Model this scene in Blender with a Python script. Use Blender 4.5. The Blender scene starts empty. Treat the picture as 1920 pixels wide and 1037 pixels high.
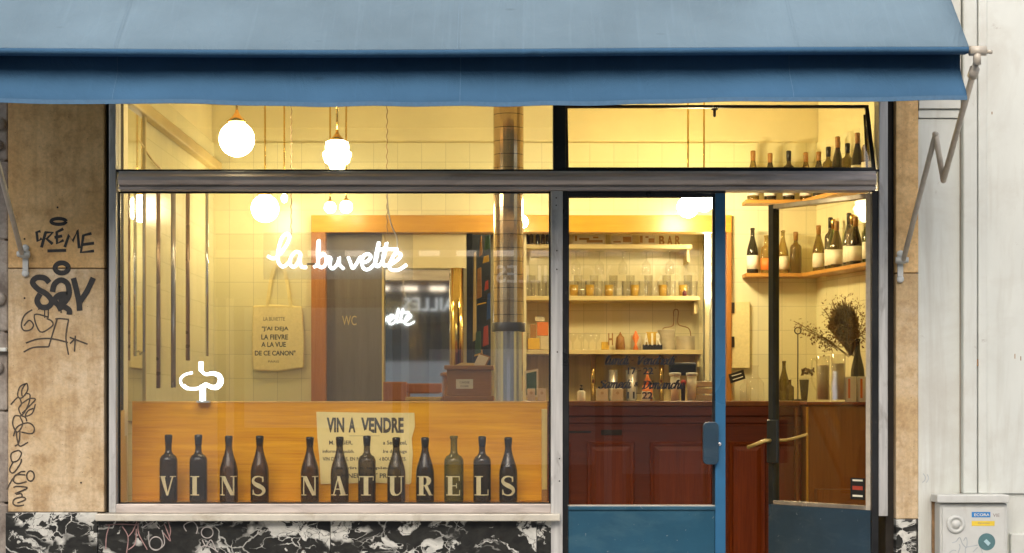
import bpy, math, random
from math import sin, cos, pi, radians
from mathutils import Vector, Matrix
random.seed(7)
S = bpy.context.scene
C = S.collection

# ------------------------------------------------------------------ camera
CZ, CD, F = 1.2, 8.0, 413.0 * 8.0          # eye height, distance to the facade, photograph pixels per unit slope
cam = bpy.data.objects.new("camera", bpy.data.cameras.new("camera"))
C.objects.link(cam)
cam.location = (0, -CD, CZ)
cam.rotation_euler = (radians(90), 0, 0)
cam.data.sensor_width = 36
cam.data.lens = 36 * CD / (1920 / 413.0)
cam.data.shift_y = (750 - 518.5) / 1920
cam.data.clip_end = 500
S.camera = cam

# ------------------------------------------------------------------ sky, sun, exposure
SUN_EL, SUN_AZ = 39, 188                    # degrees; azimuth 180 = straight from behind the camera
w = bpy.data.worlds.new("World"); S.world = w; w.use_nodes = True
nt = w.node_tree
bg = nt.nodes["Background"]
sky = nt.nodes.new("ShaderNodeTexSky"); sky.sky_type = 'NISHITA'; sky.sun_disc = False
sky.sun_elevation = radians(SUN_EL); sky.sun_rotation = radians(SUN_AZ)
sky.air_density = 1.0; sky.dust_density = 4.0; sky.ozone_density = 1.0
nt.links.new(sky.outputs[0], bg.inputs[0]); bg.inputs[1].default_value = 0.15
sun = bpy.data.objects.new("sun", bpy.data.lights.new("sun", 'SUN')); C.objects.link(sun)
sun.data.energy = .85; sun.data.angle = radians(60); sun.data.color = (1, .96, .9)
dv = Vector((sin(radians(SUN_AZ)) * cos(radians(SUN_EL)), cos(radians(SUN_AZ)) * cos(radians(SUN_EL)), sin(radians(SUN_EL))))
sun.rotation_euler = dv.to_track_quat('Z', 'Y').to_euler()
S.view_settings.view_transform = 'Standard'; S.view_settings.look = 'None'
S.view_settings.exposure = 0.62; S.view_settings.gamma = 1
LAMP = 30.0                                 # glow of the lit globes
LAMPCOL = (1.0, .82, .48)
S.cycles.use_denoising = True
S.cycles.max_bounces = 10; S.cycles.diffuse_bounces = 5; S.cycles.glossy_bounces = 5
S.cycles.transparent_max_bounces = 32; S.cycles.transmission_bounces = 6
S.cycles.caustics_reflective = False; S.cycles.caustics_refractive = False
S.cycles.sample_clamp_indirect = 6

# ------------------------------------------------------------------ coordinates: facade is y = 0, y grows into the shop
def X(px, d): return (px - 960) * (CD + d) / F
def Z(py, d): return CZ - (py - 750) * (CD + d) / F
def W(px, py, d): return Vector((X(px, d), d, Z(py, d)))

# ------------------------------------------------------------------ mesh builder
class MB:
    def __init__(s): s.v = []; s.f = []; s.sm = []
    def add(s, vs, fs, smooth=False):
        o = len(s.v); s.v += [Vector(p) for p in vs]
        s.f += [tuple(i + o for i in f) for f in fs]; s.sm += [smooth] * len(fs); return s
    def box(s, x0, x1, y0, y1, z0, z1):
        if x0 > x1: x0, x1 = x1, x0
        if y0 > y1: y0, y1 = y1, y0
        if z0 > z1: z0, z1 = z1, z0
        vs = [(x, y, z) for z in (z0, z1) for y in (y0, y1) for x in (x0, x1)]
        return s.add(vs, [(0, 2, 3, 1), (4, 5, 7, 6), (0, 1, 5, 4), (2, 6, 7, 3), (0, 4, 6, 2), (1, 3, 7, 5)])
    def pbox(s, a, b, t, u, d0, d1):           # pixel rectangle of the photo at depth d0, real thickness d0..d1
        return s.box(X(a, d0), X(b, d0), d0, d1, Z(u, d0), Z(t, d0))
    def prism(s, pts, y0, y1):                 # outline in (x, z), thickness along y
        n = len(pts)
        vs = [(x, y0, z) for x, z in pts] + [(x, y1, z) for x, z in pts]
        fs = [tuple(range(n)), tuple(range(2 * n - 1, n - 1, -1))] + [(i, i + n, (i + 1) % n + n, (i + 1) % n) for i in range(n)]
        return s.add(vs, fs)
    def lathe(s, prof, c=(0, 0, 0), n=24, smooth=True):   # prof: (r, z)
        vs = []; fs = []
        for r, z in prof:
            for k in range(n):
                a = 2 * pi * k / n
                vs.append((c[0] + r * cos(a), c[1] + r * sin(a), c[2] + z))
        for i in range(len(prof) - 1):
            for k in range(n):
                fs.append((i * n + k, i * n + (k + 1) % n, (i + 1) * n + (k + 1) % n, (i + 1) * n + k))
        if prof[0][0] > 1e-5: fs.append(tuple(reversed(range(n))))
        if prof[-1][0] > 1e-5: fs.append(tuple(range((len(prof) - 1) * n, len(prof) * n)))
        return s.add(vs, fs, smooth)
    def sphere(s, c, r, n=24, m=14):
        return s.lathe([(max(1e-6, r * sin(pi * i / m)), -r * cos(pi * i / m)) for i in range(m + 1)], c, n)
    def tube(s, pts, r, n=8, cap=True):
        pts = [Vector(p) for p in pts]; vs = []; fs = []
        up = None
        for i, p in enumerate(pts):
            t = (pts[min(i + 1, len(pts) - 1)] - pts[max(i - 1, 0)]).normalized()
            if up is None:
                up = Vector((0, 0, 1)) if abs(t.z) < .9 else Vector((1, 0, 0))
            a = (up - t * up.dot(t))
            a = a.normalized() if a.length > 1e-6 else t.orthogonal().normalized()
            up = a; b = t.cross(a)
            rr = r[i] if isinstance(r, (list, tuple)) else r
            for k in range(n):
                q = 2 * pi * k / n
                vs.append(p + a * rr * cos(q) + b * rr * sin(q))
        for i in range(len(pts) - 1):
            for k in range(n):
                fs.append((i * n + k, i * n + (k + 1) % n, (i + 1) * n + (k + 1) % n, (i + 1) * n + k))
        if cap:
            fs.append(tuple(reversed(range(n)))); fs.append(tuple(range((len(pts) - 1) * n, len(pts) * n)))
        return s.add(vs, fs, True)
    def ribbon(s, pts, y, wid):                # painted stroke in the plane y; wid may be a function of direction
        n = len(pts)
        vs = []; fs = []
        for i in range(n):
            a = pts[max(i - 1, 0)]; b = pts[min(i + 1, n - 1)]
            dx, dz = b[0] - a[0], b[1] - a[1]; L = math.hypot(dx, dz) or 1
            ww = (wid(dx / L, dz / L) if callable(wid) else wid) / 2
            nx, nz = -dz / L * ww, dx / L * ww
            vs += [(pts[i][0] + nx, y, pts[i][1] + nz), (pts[i][0] - nx, y, pts[i][1] - nz)]
        for i in range(n - 1): fs.append((2 * i, 2 * i + 1, 2 * i + 3, 2 * i + 2))
        return s.add(vs, fs)
    def xf(s, fn): s.v = [Vector(fn(p)) for p in s.v]; return s
    def join(s, o):
        k = len(s.v); s.v += o.v; s.f += [tuple(i + k for i in f) for f in o.f]; s.sm += o.sm; return s
    def build(s, name, mat, parent=None, bevel=0, seg=2):
        off = root_loc(parent)
        me = bpy.data.meshes.new(name)
        me.from_pydata([p - off for p in s.v], [], s.f)
        me.polygons.foreach_set("use_smooth", s.sm); me.update()
        o = bpy.data.objects.new(name, me); C.objects.link(o)
        me.materials.append(M[mat] if isinstance(mat, str) else mat)
        if parent: o.parent = parent
        if bevel:
            b = o.modifiers.new("bevel", 'BEVEL'); b.width = bevel; b.segments = seg; b.limit_method = 'ANGLE'; b.angle_limit = radians(40)
        return o
LOC = {}
def root_loc(o):
    while o is not None and o.parent is not None: o = o.parent
    return LOC.get(o.name, Vector((0, 0, 0))) if o is not None else Vector((0, 0, 0))
def thing(name, label, cat, loc=(0, 0, 0), group=None):
    o = bpy.data.objects.new(name, None); C.objects.link(o); o.location = loc; o.empty_display_size = .05
    LOC[o.name] = Vector(loc); o["label"] = label; o["category"] = cat
    if group: o["group"] = group
    return o
def tag(o, label, cat, group=None):
    o["label"] = label; o["category"] = cat
    if group: o["group"] = group
    return o
def struct(o): o["kind"] = "structure"; return o
def copy_tree(o, parent=None):
    c = o.copy(); C.objects.link(c); c.parent = parent
    for ch in o.children: copy_tree(ch, c)
    return c
def one(m, name, mat, label, cat, group=None, bevel=0):    # a thing that is one mesh, origin at its base
    zs = min(p.z for p in m.v); xs = [p.x for p in m.v]; ys = [p.y for p in m.v]
    l = Vector(((min(xs) + max(xs)) / 2, (min(ys) + max(ys)) / 2, zs))
    m.v = [p - l for p in m.v]
    o = m.build(name, mat, None, bevel); o.location = l; LOC[o.name] = l
    return tag(o, label, cat, group)
def smooth(pts, k=6):
    out = []; n = len(pts)
    for i in range(n - 1):
        p0, p1, p2, p3 = pts[max(i - 1, 0)], pts[i], pts[i + 1], pts[min(i + 2, n - 1)]
        for j in range(k):
            t = j / k
            out.append(tuple(.5 * (2 * b + (c - a) * t + (2 * a - 5 * b + 4 * c - d) * t * t + (-a + 3 * b - 3 * c + d) * t ** 3) for a, b, c, d in zip(p0, p1, p2, p3)))
    out.append(tuple(pts[-1])); return out

# ------------------------------------------------------------------ materials
M = {}
def nodes(name):
    m = bpy.data.materials.new(name); m.use_nodes = True; M[name] = m
    t = m.node_tree; return m, t, t.nodes["Principled BSDF"], t.nodes["Material Output"]
def N(t, typ, **kw):
    n = t.nodes.new(typ)
    for k, v in kw.items():
        if k.startswith("i_"):
            key = k[2:]; key = int(key) if key.isdigit() else key.replace("_", " ")
            n.inputs[key].default_value = v
        else: setattr(n, k, v)
    return n
def ramp(t, src, stops):
    r = N(t, "ShaderNodeValToRGB"); e = r.color_ramp.elements
    while len(e) < len(stops): e.new(.5)
    for x, (p, c) in zip(e, stops):
        x.position = p; x.color = (*c, 1) if len(c) == 3 else c
    t.links.new(src, r.inputs[0]); return r.outputs[0]
def mix(t, fac, a, b, mode='MIX'):
    n = N(t, "ShaderNodeMix", data_type='RGBA', blend_type=mode)
    for s, k in ((fac, 0), (a, 6), (b, 7)):
        if hasattr(s, "links"): t.links.new(s, n.inputs[k])
        else: n.inputs[k].default_value = (*s, 1) if isinstance(s, tuple) and len(s) == 3 else s
    return n.outputs[2]
def coords(t, kind="Object", scale=(1, 1, 1)):
    c = N(t, "ShaderNodeTexCoord"); mp = N(t, "ShaderNodeMapping"); mp.inputs["Scale"].default_value = scale
    t.links.new(c.outputs[kind], mp.inputs[0]); return mp.outputs[0]
def noise(t, vec, scale, detail=5, rough=.55, dist=0):
    n = N(t, "ShaderNodeTexNoise"); n.inputs["Scale"].default_value = scale; n.inputs["Detail"].default_value = detail
    n.inputs["Roughness"].default_value = rough; n.inputs["Distortion"].default_value = dist
    t.links.new(vec, n.inputs["Vector"]); return n.outputs[0]
def bump(t, bsdf, h, strength=.3, dist=.01):
    b = N(t, "ShaderNodeBump"); b.inputs["Strength"].default_value = strength; b.inputs["Distance"].default_value = dist
    t.links.new(h, b.inputs["Height"]); t.links.new(b.outputs[0], bsdf.inputs["Normal"])
def plain(name, col, rough=.5, metal=0, var=.18, scale=12, bmp=.08, stretch=(1, 1, 1), spec=.5, coat=0):
    m, t, b, o = nodes(name)
    v = coords(t, scale=stretch)
    n1 = noise(t, v, scale, 6); n2 = noise(t, v, scale * .17, 3)
    d = tuple(c * (1 - var) for c in col); l = tuple(min(1, c * (1 + var)) for c in col)
    a = ramp(t, n1, [(.3, d), (.7, l)])
    a2 = ramp(t, n2, [(.3, tuple(c * (1 - var * .8) for c in (1, 1, 1))), (.7, (1, 1, 1))])
    t.links.new(mix(t, 1.0, a, a2, 'MULTIPLY'), b.inputs["Base Color"])
    rr = ramp(t, n2, [(.3, (max(0, rough - .1),) * 3), (.7, (min(1, rough + .1),) * 3)])
    t.links.new(rr, b.inputs["Roughness"])
    b.inputs["Metallic"].default_value = metal; b.inputs["Specular IOR Level"].default_value = spec
    b.inputs["Coat Weight"].default_value = coat; b.inputs["Coat Roughness"].default_value = .12
    if bmp: bump(t, b, n1, bmp, .004)
    return m
def wood(name, dark, light, rough=.4, axis=0, scale=1.0, coat=.2, spec=.4):
    m, t, b, o = nodes(name)
    st = [14 * scale] * 3; st[axis] = .9 * scale
    v = coords(t, scale=tuple(st))
    n1 = noise(t, v, 2.2, 8, .6, .6)
    fine = [90 * scale] * 3; fine[axis] = 3 * scale
    n2 = noise(t, coords(t, scale=tuple(fine)), 2, 4)
    col = ramp(t, n1, [(.28, dark), (.5, tuple((p + q) / 2 for p, q in zip(dark, light))), (.72, light)])
    col = mix(t, .35, col, ramp(t, n2, [(.35, dark), (.6, light)]), 'MIX')
    t.links.new(col, b.inputs["Base Color"]); b.inputs["Roughness"].default_value = rough
    b.inputs["Coat Weight"].default_value = coat; b.inputs["Coat Roughness"].default_value = .2
    b.inputs["Specular IOR Level"].default_value = spec; bump(t, b, n2, .12, .002); return m
def stone(name, a, bcol, stain, rough=.75):
    m, t, b, o = nodes(name)
    v = coords(t)
    big = noise(t, v, 3.2, 8, .65, .4); fine = noise(t, v, 60, 6, .7); mid = noise(t, v, 11, 6, .65)
    col = mix(t, ramp(t, big, [(.38, (0, 0, 0)), (.62, (1, 1, 1))]), a, bcol)
    col = mix(t, ramp(t, mid, [(.47, (0, 0, 0)), (.70, (.85, .85, .85))]), col, stain)
    streak = noise(t, coords(t, scale=(14, 14, 1.1)), 1.6, 5)
    col = mix(t, ramp(t, streak, [(.50, (0, 0, 0)), (.72, (.6, .6, .6))]), col, stain)
    col = mix(t, .55, col, ramp(t, fine, [(.3, (.55, .55, .55)), (.6, (1, 1, 1))]), 'MULTIPLY')
    pits = N(t, "ShaderNodeTexVoronoi"); pits.inputs["Scale"].default_value = 34; t.links.new(v, pits.inputs["Vector"])
    col = mix(t, ramp(t, pits.outputs[0], [(.03, (.7, .7, .7)), (.1, (0, 0, 0))]), col, tuple(c * .35 for c in stain))
    t.links.new(col, b.inputs["Base Color"]); b.inputs["Roughness"].default_value = rough
    bump(t, b, fine, .25, .004); return m
def marble(name, seed=0.):
    m, t, b, o = nodes(name)
    c = N(t, "ShaderNodeNewGeometry"); mp = N(t, "ShaderNodeMapping")
    mp.inputs["Location"].default_value = (seed, 0, seed * .6); mp.inputs["Rotation"].default_value = (0, radians(28), 0); mp.inputs["Scale"].default_value = (1, .0, 1.35)
    t.links.new(c.outputs["Position"], mp.inputs[0])
    wn = N(t, "ShaderNodeTexNoise"); wn.inputs["Scale"].default_value = 5; wn.inputs["Detail"].default_value = 6; t.links.new(mp.outputs[0], wn.inputs["Vector"])
    sub = N(t, "ShaderNodeVectorMath", operation='SUBTRACT'); sub.inputs[1].default_value = (.5, .5, .5); t.links.new(wn.outputs[1], sub.inputs[0])
    sc = N(t, "ShaderNodeVectorMath", operation='SCALE'); sc.inputs["Scale"].default_value = .27; t.links.new(sub.outputs[0], sc.inputs[0])
    ad = N(t, "ShaderNodeVectorMath", operation='ADD'); t.links.new(mp.outputs[0], ad.inputs[0]); t.links.new(sc.outputs[0], ad.inputs[1])
    v = ad.outputs[0]
    def vor(scale, lo, hi):
        n = N(t, "ShaderNodeTexVoronoi", feature='DISTANCE_TO_EDGE'); n.inputs["Scale"].default_value = scale; t.links.new(v, n.inputs["Vector"])
        return ramp(t, n.outputs[0], [(lo, (1, 1, 1)), (hi, (0, 0, 0))])
    patch = ramp(t, noise(t, v, 4.2, 7, .6, 1.2), [(.572, (0, 0, 0)), (.584, (1, 1, 1))])
    shard = N(t, "ShaderNodeTexVoronoi"); shard.inputs["Scale"].default_value = 17; t.links.new(v, shard.inputs["Vector"])
    sh = ramp(t, shard.outputs[1], [(.60, (0, 0, 0)), (.62, (1, 1, 1))])
    zone = ramp(t, noise(t, v, 3.1, 3), [(.50, (0, 0, 0)), (.55, (1, 1, 1))])
    k = mix(t, 1.0, mix(t, 1.0, sh, zone, 'MULTIPLY'), patch, 'LIGHTEN')
    part = ramp(t, noise(t, v, 2.3, 4), [(.47, (0, 0, 0)), (.58, (1, 1, 1))])
    vein = mix(t, 1.0, mix(t, 1.0, vor(5.5, .004, .035), part, 'MULTIPLY'), mix(t, 1.0, vor(15, .015, .04), zone, 'MULTIPLY'), 'LIGHTEN')
    k = mix(t, 1.0, k, vein, 'LIGHTEN')
    crack = vor(21, .012, .035)
    k = mix(t, mix(t, 1.0, crack, patch, 'MULTIPLY'), k, (0.05, .05, .05))
    tone = ramp(t, noise(t, v, 30, 5), [(.3, (.46, .46, .41)), (.7, (.70, .69, .62))])
    dk = ramp(t, noise(t, v, 20, 5), [(.3, (.012, .012, .011)), (.7, (.035, .035, .03))])
    t.links.new(mix(t, k, dk, tone), b.inputs["Base Color"]); b.inputs["Roughness"].default_value = .3
    return m
def tiles(name, ux, col, axis='xz'):
    m, t, b, o = nodes(name)
    g = N(t, "ShaderNodeNewGeometry"); sp = N(t, "ShaderNodeSeparateXYZ"); t.links.new(g.outputs["Position"], sp.inputs[0])
    cb = N(t, "ShaderNodeCombineXYZ"); t.links.new(sp.outputs[0 if axis == 'xz' else 1], cb.inputs[0]); t.links.new(sp.outputs[2], cb.inputs[1])
    mp = N(t, "ShaderNodeMapping"); mp.inputs["Location"].default_value = (ux, .015, 0); t.links.new(cb.outputs[0], mp.inputs[0])
    br = N(t, "ShaderNodeTexBrick", offset=0, squash=1); t.links.new(mp.outputs[0], br.inputs["Vector"])
    for k, vv in (("Scale", 1), ("Mortar Size", .0013), ("Mortar Smooth", .3), ("Bias", 0), ("Brick Width", .15), ("Row Height", .15)): br.inputs[k].default_value = vv
    br.inputs["Color1"].default_value = (*col, 1); br.inputs["Color2"].default_value = (*(c * .93 for c in col), 1); br.inputs["Mortar"].default_value = (*(c * .62 for c in col), 1)
    t.links.new(mix(t, .25, br.outputs[0], ramp(t, noise(t, mp.outputs[0], 5, 4), [(.3, (.8, .8, .76)), (.7, (1, 1, 1))]), 'MULTIPLY'), b.inputs["Base Color"])
    b.inputs["Roughness"].default_value = .22
    inv = N(t, "ShaderNodeInvert"); t.links.new(br.outputs[1], inv.inputs[1]); bump(t, b, inv.outputs[0], .3, .002)
    return m
def glassy(name, tint=(1, 1, 1), refl=1.5, rough=.0, haze=0.0):
    m, t, b, o = nodes(name); t.nodes.remove(b)
    tr = N(t, "ShaderNodeBsdfTransparent"); tr.inputs[0].default_value = (*tint, 1)
    gl = N(t, "ShaderNodeBsdfGlossy"); gl.inputs["Roughness"].default_value = rough
    lw = N(t, "ShaderNodeLayerWeight"); lw.inputs[0].default_value = .5     # facing = 1 - |cos|, both sides of the sheet alike
    f0 = ((refl - 1) / (refl + 1)) ** 2
    pw = N(t, "ShaderNodeMath", operation='POWER'); pw.inputs[1].default_value = 5; t.links.new(lw.outputs[1], pw.inputs[0])
    ma = N(t, "ShaderNodeMath", operation='MULTIPLY_ADD'); ma.inputs[1].default_value = 1 - f0; ma.inputs[2].default_value = f0; t.links.new(pw.outputs[0], ma.inputs[0])
    mx = N(t, "ShaderNodeMixShader"); t.links.new(ma.outputs[0], mx.inputs[0]); t.links.new(tr.outputs[0], mx.inputs[1]); t.links.new(gl.outputs[0], mx.inputs[2])
    out = mx.outputs[0]
    if haze:
        df = N(t, "ShaderNodeBsdfDiffuse"); df.inputs[0].default_value = (.8, .82, .8, 1)
        m2 = N(t, "ShaderNodeMixShader")
        hz = ramp(t, noise(t, coords(t), 2.5, 5), [(.3, (haze * .5,) * 3), (.75, (haze * 1.5,) * 3)])
        t.links.new(hz, m2.inputs[0]); t.links.new(out, m2.inputs[1]); t.links.new(df.outputs[0], m2.inputs[2]); out = m2.outputs[0]
    t.links.new(out, o.inputs[0]); return m
def bottle_glass(name, col, clear=.25):
    m, t, b, o = nodes(name)
    b.inputs["Base Color"].default_value = (*col, 1); b.inputs["Roughness"].default_value = .09; b.inputs["Specular IOR Level"].default_value = .7
    tr = N(t, "ShaderNodeBsdfTransparent"); tr.inputs[0].default_value = (*(min(1, c * 11 + .42) for c in col), 1)
    lw = N(t, "ShaderNodeLayerWeight"); lw.inputs[0].default_value = .4
    r = ramp(t, lw.outputs[1], [(0, (clear,) * 3), (.7, (clear * .15,) * 3)])
    mx = N(t, "ShaderNodeMixShader"); t.links.new(r, mx.inputs[0]); t.links.new(b.outputs[0], mx.inputs[1]); t.links.new(tr.outputs[0], mx.inputs[2])
    t.links.new(mx.outputs[0], o.inputs[0]); return m
def emit(name, col, s):
    m, t, b, o = nodes(name)
    b.inputs["Base Color"].default_value = (.9, .88, .82, 1); b.inputs["Emission Color"].default_value = (*col, 1); b.inputs["Emission Strength"].default_value = s
    return m

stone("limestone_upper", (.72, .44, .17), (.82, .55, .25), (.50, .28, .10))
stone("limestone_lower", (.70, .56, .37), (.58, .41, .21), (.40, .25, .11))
stone("rough_stone", (.30, .26, .22), (.40, .36, .31), (.14, .11, .09), .9)
marble("black_marble", 0.0); marble("black_marble_pier", 3.3)
plain("sill_marble", (.62, .58, .48), .35, 0, .12, 9, .03)
plain("white_paint", (.63, .655, .605), .55, 0, .05, 9, .12, (1, 1, .35))
plain("white_enamel", (.58, .59, .55), .4, 0, .05, 16, .04)
plain("cream_metal", (.58, .52, .42), .4, 0, .12, 30, .04)
plain("brushed_steel", (.68, .60, .54), .4, .15, .22, 9, .1, (.35, 4, 4))
plain("steel_upright", (.56, .55, .52), .42, .2, .2, 9, .1, (5, 5, .3))
plain("black_steel", (.018, .019, .02), .35, .2, .2, 30, .03)
plain("dark_gap", (.022, .017, .012), .8, 0, .3, 12, .05)
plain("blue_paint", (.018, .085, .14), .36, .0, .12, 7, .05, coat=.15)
plain("dim_blue_paint", (.024, .055, .085), .33, .0, .15, 7, .05, coat=.2)  # darker copy of the blue paint, with the open leaf's shade in it
plain("blue_edge", (.035, .15, .29), .35, .0, .1, 8, .04)
plain("lock_black", (.02, .025, .025), .4, .1, .2, 20, .02)
plain("plaster", (.76, .68, .42), .7, 0, .04, 6, .05)
plain("upper_plaster", (.80, .72, .42), .7, 0, .06, 3, .05); plain("cream_panel", (.72, .62, .36), .6, 0, .05, 6, .03)
plain("moulding_paint", (.62, .48, .20), .5, 0, .08, 8, .03)
plain("chrome", (.80, .82, .84), .1, .8, .03, 8, .0)
plain("dull_chrome", (.52, .47, .40), .25, .6, .15, 8, .03, (3, 3, .4))
plain("brass", (.78, .55, .17), .16, 1, .12, 14, .02)
plain("copper", (.42, .28, .16), .3, .5, .12, 14, .02)
plain("splash_steel", (.78, .55, .22), .4, 0, .35, 3, .02, (6, 6, .3)); plain("grey_collar", (.13, .13, .14), .35, .5, .1, 10, .02)
plain("paper", (.78, .62, .25), .8, 0, .06, 14, .05)
plain("canvas", (.82, .70, .34), .9, 0, .06, 60, .1)
plain("ink", (.012, .010, .009), .7, 0, .3, 90, 0)
plain("faded_ink", (.07, .05, .03), .7, 0, .5, 220, 0)
plain("marker_ink", (.022, .02, .018), .55, 0, .35, 50, 0)
plain("thin_marker", (.075, .055, .035), .6, 0, .4, 60, 0)
plain("pink_spray", (.40, .24, .22), .6, 0, .3, 30, 0)
plain("pale_scrawl", (.50, .46, .42), .6, 0, .3, 30, 0)
plain("grey_scrawl", (.42, .46, .47), .6, 0, .2, 30, 0)
plain("gold_letter", (.72, .60, .32), .55, 0, .1, 40, .02)
plain("capsule_black", (.015, .013, .013), .35, 0, .2, 20, 0)
plain("capsule_wine", (.12, .015, .02), .35, 0, .2, 20, 0)
plain("label_white", (.82, .78, .62), .7, 0, .05, 40, 0)
plain("label_red", (.55, .08, .03), .6, 0, .05, 40, 0)
plain("orange_paint", (.75, .20, .03), .6, 0, .05, 40, 0)
plain("yellow_cloth", (.72, .45, .05), .8, 0, .1, 30, .05)
plain("red_cloth", (.45, .06, .03), .8, 0, .1, 30, .05)
plain("blue_cloth", (.03, .10, .32), .8, 0, .1, 30, .05)
plain("green_cloth", (.05, .12, .06), .8, 0, .1, 30, .05)
plain("dark_cloth", (.02, .025, .03), .8, 0, .2, 30, .05)
plain("sticker_blue", (.02, .20, .52), .5, 0, .05, 30, 0)
plain("sticker_yellow", (.75, .55, .05), .5, 0, .05, 30, 0)
plain("sticker_teal", (.09, .19, .20), .5, 0, .1, 30, 0)
plain("sticker_pale", (.42, .60, .64), .5, 0, .05, 30, 0)
plain("sticker_grey", (.30, .27, .25), .5, 0, .1, 30, 0)
plain("rust_stain", (.32, .19, .09), .8, 0, .3, 30, 0)
plain("trim_grey", (.45, .47, .45), .8, 0, .15, 8, .1); plain("trim_dirt", (.42, .33, .25), .8, 0, .3, 5, .1); plain("crockery", (.66, .56, .36), .45, 0, .12, 20, .05)
plain("dried_leaf", (.24, .135, .045), .8, 0, .3, 40, .1)
plain("dried_twig", (.26, .16, .05), .8, 0, .3, 40, .1)
plain("iron", (.06, .045, .03), .5, .6, .2, 30, .03)
plain("juice", (.86, .50, .02), .5, 0, .1, 12, 0)
plain("pavement_stone", (.40, .385, .36), .85, 0, .15, 4, .2)
plain("asphalt", (.09, .09, .092), .9, 0, .25, 60, .3)
plain("pale_render", (.74, .72, .68), .8, 0, .08, 3, .1)
plain("shop_dark", (.04, .042, .05), .3, 0, .2, 6, .02)
plain("floor_wood", (.42, .32, .2), .4, 0, .2, 5, .05)
wood("panel_wood", (.50, .18, .004), (.78, .38, .012), .55, 0, .7, 0, .06)
wood("frame_wood", (.52, .24, .012), (.68, .36, .03), .4, 0, 1.0, .25)
wood("jamb_wood", (.36, .13, .02), (.52, .22, .05), .4, 2, 1.0, .25)
wood("edge_wood", (.62, .42, .10), (.72, .52, .18), .45, 2, 1.0, .2)
wood("mahogany", (.14, .022, .003), (.27, .05, .007), .4, 2, 1.0, .1)
wood("mahogany_rail", (.10, .018, .003), (.21, .04, .007), .4, 0, 1.0, .1)
wood("side_wood", (.20, .06, .012), (.32, .11, .02), .35, 2, .8, .3)
wood("box_wood", (.25, .11, .022), (.42, .21, .05), .45, 0, 1.4, .15)
wood("door_grey", (.15, .125, .10), (.21, .18, .15), .45, 2, .7, .1)
wood("shelf_wood", (.60, .46, .18), (.72, .58, .28), .5, 0, 1.2, .1)
wood("corner_shelf_wood", (.42, .19, .03), (.56, .28, .06), .45, 0, 1.2, .1)
tiles("tile_back", -.036, (.85, .80, .50)); tiles("tile_side", 0, (.85, .80, .50), 'yz'); tiles("tile_niche", -.02, (.84, .74, .42))
glassy("window_glass", (.985, .99, .985), 1.68, 0, .013)  # faint diffuse haze mixed in as a veil of street reflections
glassy("door_glass", (.985, .985, .97), 1.36, 0, .002)
glassy("amber_glass", (.97, .95, .88), 1.5, 0, .002)
glassy("acrylic", (.97, .97, .96), 1.45, .03, .06)
glassy("clear_glass", (.975, .97, .95), 1.6, .02, .025)
bottle_glass("brown_glass", (.023, .017, .010), .52); bottle_glass("black_glass", (.016, .013, .008), .34); bottle_glass("green_glass", (.040, .050, .012), .6)
bottle_glass("amber_bottle", (.09, .045, .008), .45); bottle_glass("yellow_bottle", (.30, .17, .03), .5)
m, t, b, o = nodes("mirror"); b.inputs["Base Color"].default_value = (.82, .83, .81, 1); b.inputs["Metallic"].default_value = 1; b.inputs["Roughness"].default_value = .03
emit("sign_glow", (.95, .97, 1.0), .45); emit("bulb_glow", (1, .80, .6), 1.6); emit("globe_glow", LAMPCOL, LAMP); emit("small_glow", LAMPCOL, LAMP * 1.0); emit("mid_glow", LAMPCOL, LAMP * .8); emit("door_glow", LAMPCOL, LAMP * 3.9); emit("neon_glow", (.86, .94, 1.0), 3.2); emit("strip_glow", (1, .90, .62), 60.0)
# awning canvas: woven blue cloth with pale seams, droppings and scuffs
def canvas(name, col):
    m, t, b, o = nodes(name)
    v = coords(t); big = noise(t, v, 1.6, 5); fine = noise(t, v, 240, 3)
    c = ramp(t, big, [(.3, tuple(x * .84 for x in col)), (.7, tuple(x * 1.12 for x in col))])
    streak = noise(t, coords(t, scale=(26, 1.2, 1.2)), 1.4, 4)
    c = mix(t, ramp(t, streak, [(.58, (0, 0, 0)), (.8, (.22, .22, .22))]), c, tuple(x * 1.5 for x in col))
    vo = N(t, "ShaderNodeTexVoronoi"); vo.inputs["Scale"].default_value = 5; t.links.new(v, vo.inputs["Vector"])
    c = mix(t, ramp(t, vo.outputs[0], [(.018, (.7, .7, .7)), (.034, (0, 0, 0))]), c, (.75, .78, .78))
    vo2 = N(t, "ShaderNodeTexVoronoi"); vo2.inputs["Scale"].default_value = 5; t.links.new(coords(t, scale=(.6, 1.3, 1.3)), vo2.inputs["Vector"])
    c = mix(t, ramp(t, vo2.outputs[0], [(.03, (.5, .5, .5)), (.09, (0, 0, 0))]), c, tuple(x * .55 for x in col))
    t.links.new(c, b.inputs["Base Color"]); b.inputs["Roughness"].default_value = .85; b.inputs["Specular IOR Level"].default_value = .2
    fold = noise(t, coords(t, scale=(2.2, 1, 1.6)), 2.2, 3, .5, 1.5)
    bump(t, b, mix(t, .9, fine, fold), .5, .03)
canvas("awning_cloth", (.15, .222, .272)); canvas("valance_cloth", (.048, .122, .215))  # valance copy of the cloth is darker, deepening its shade by colour
plain("hem_cloth", (.075, .165, .27), .85, 0, .1, 60, .05); plain("seam_cloth", (.145, .225, .29), .85, 0, .1, 60, .05)

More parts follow.
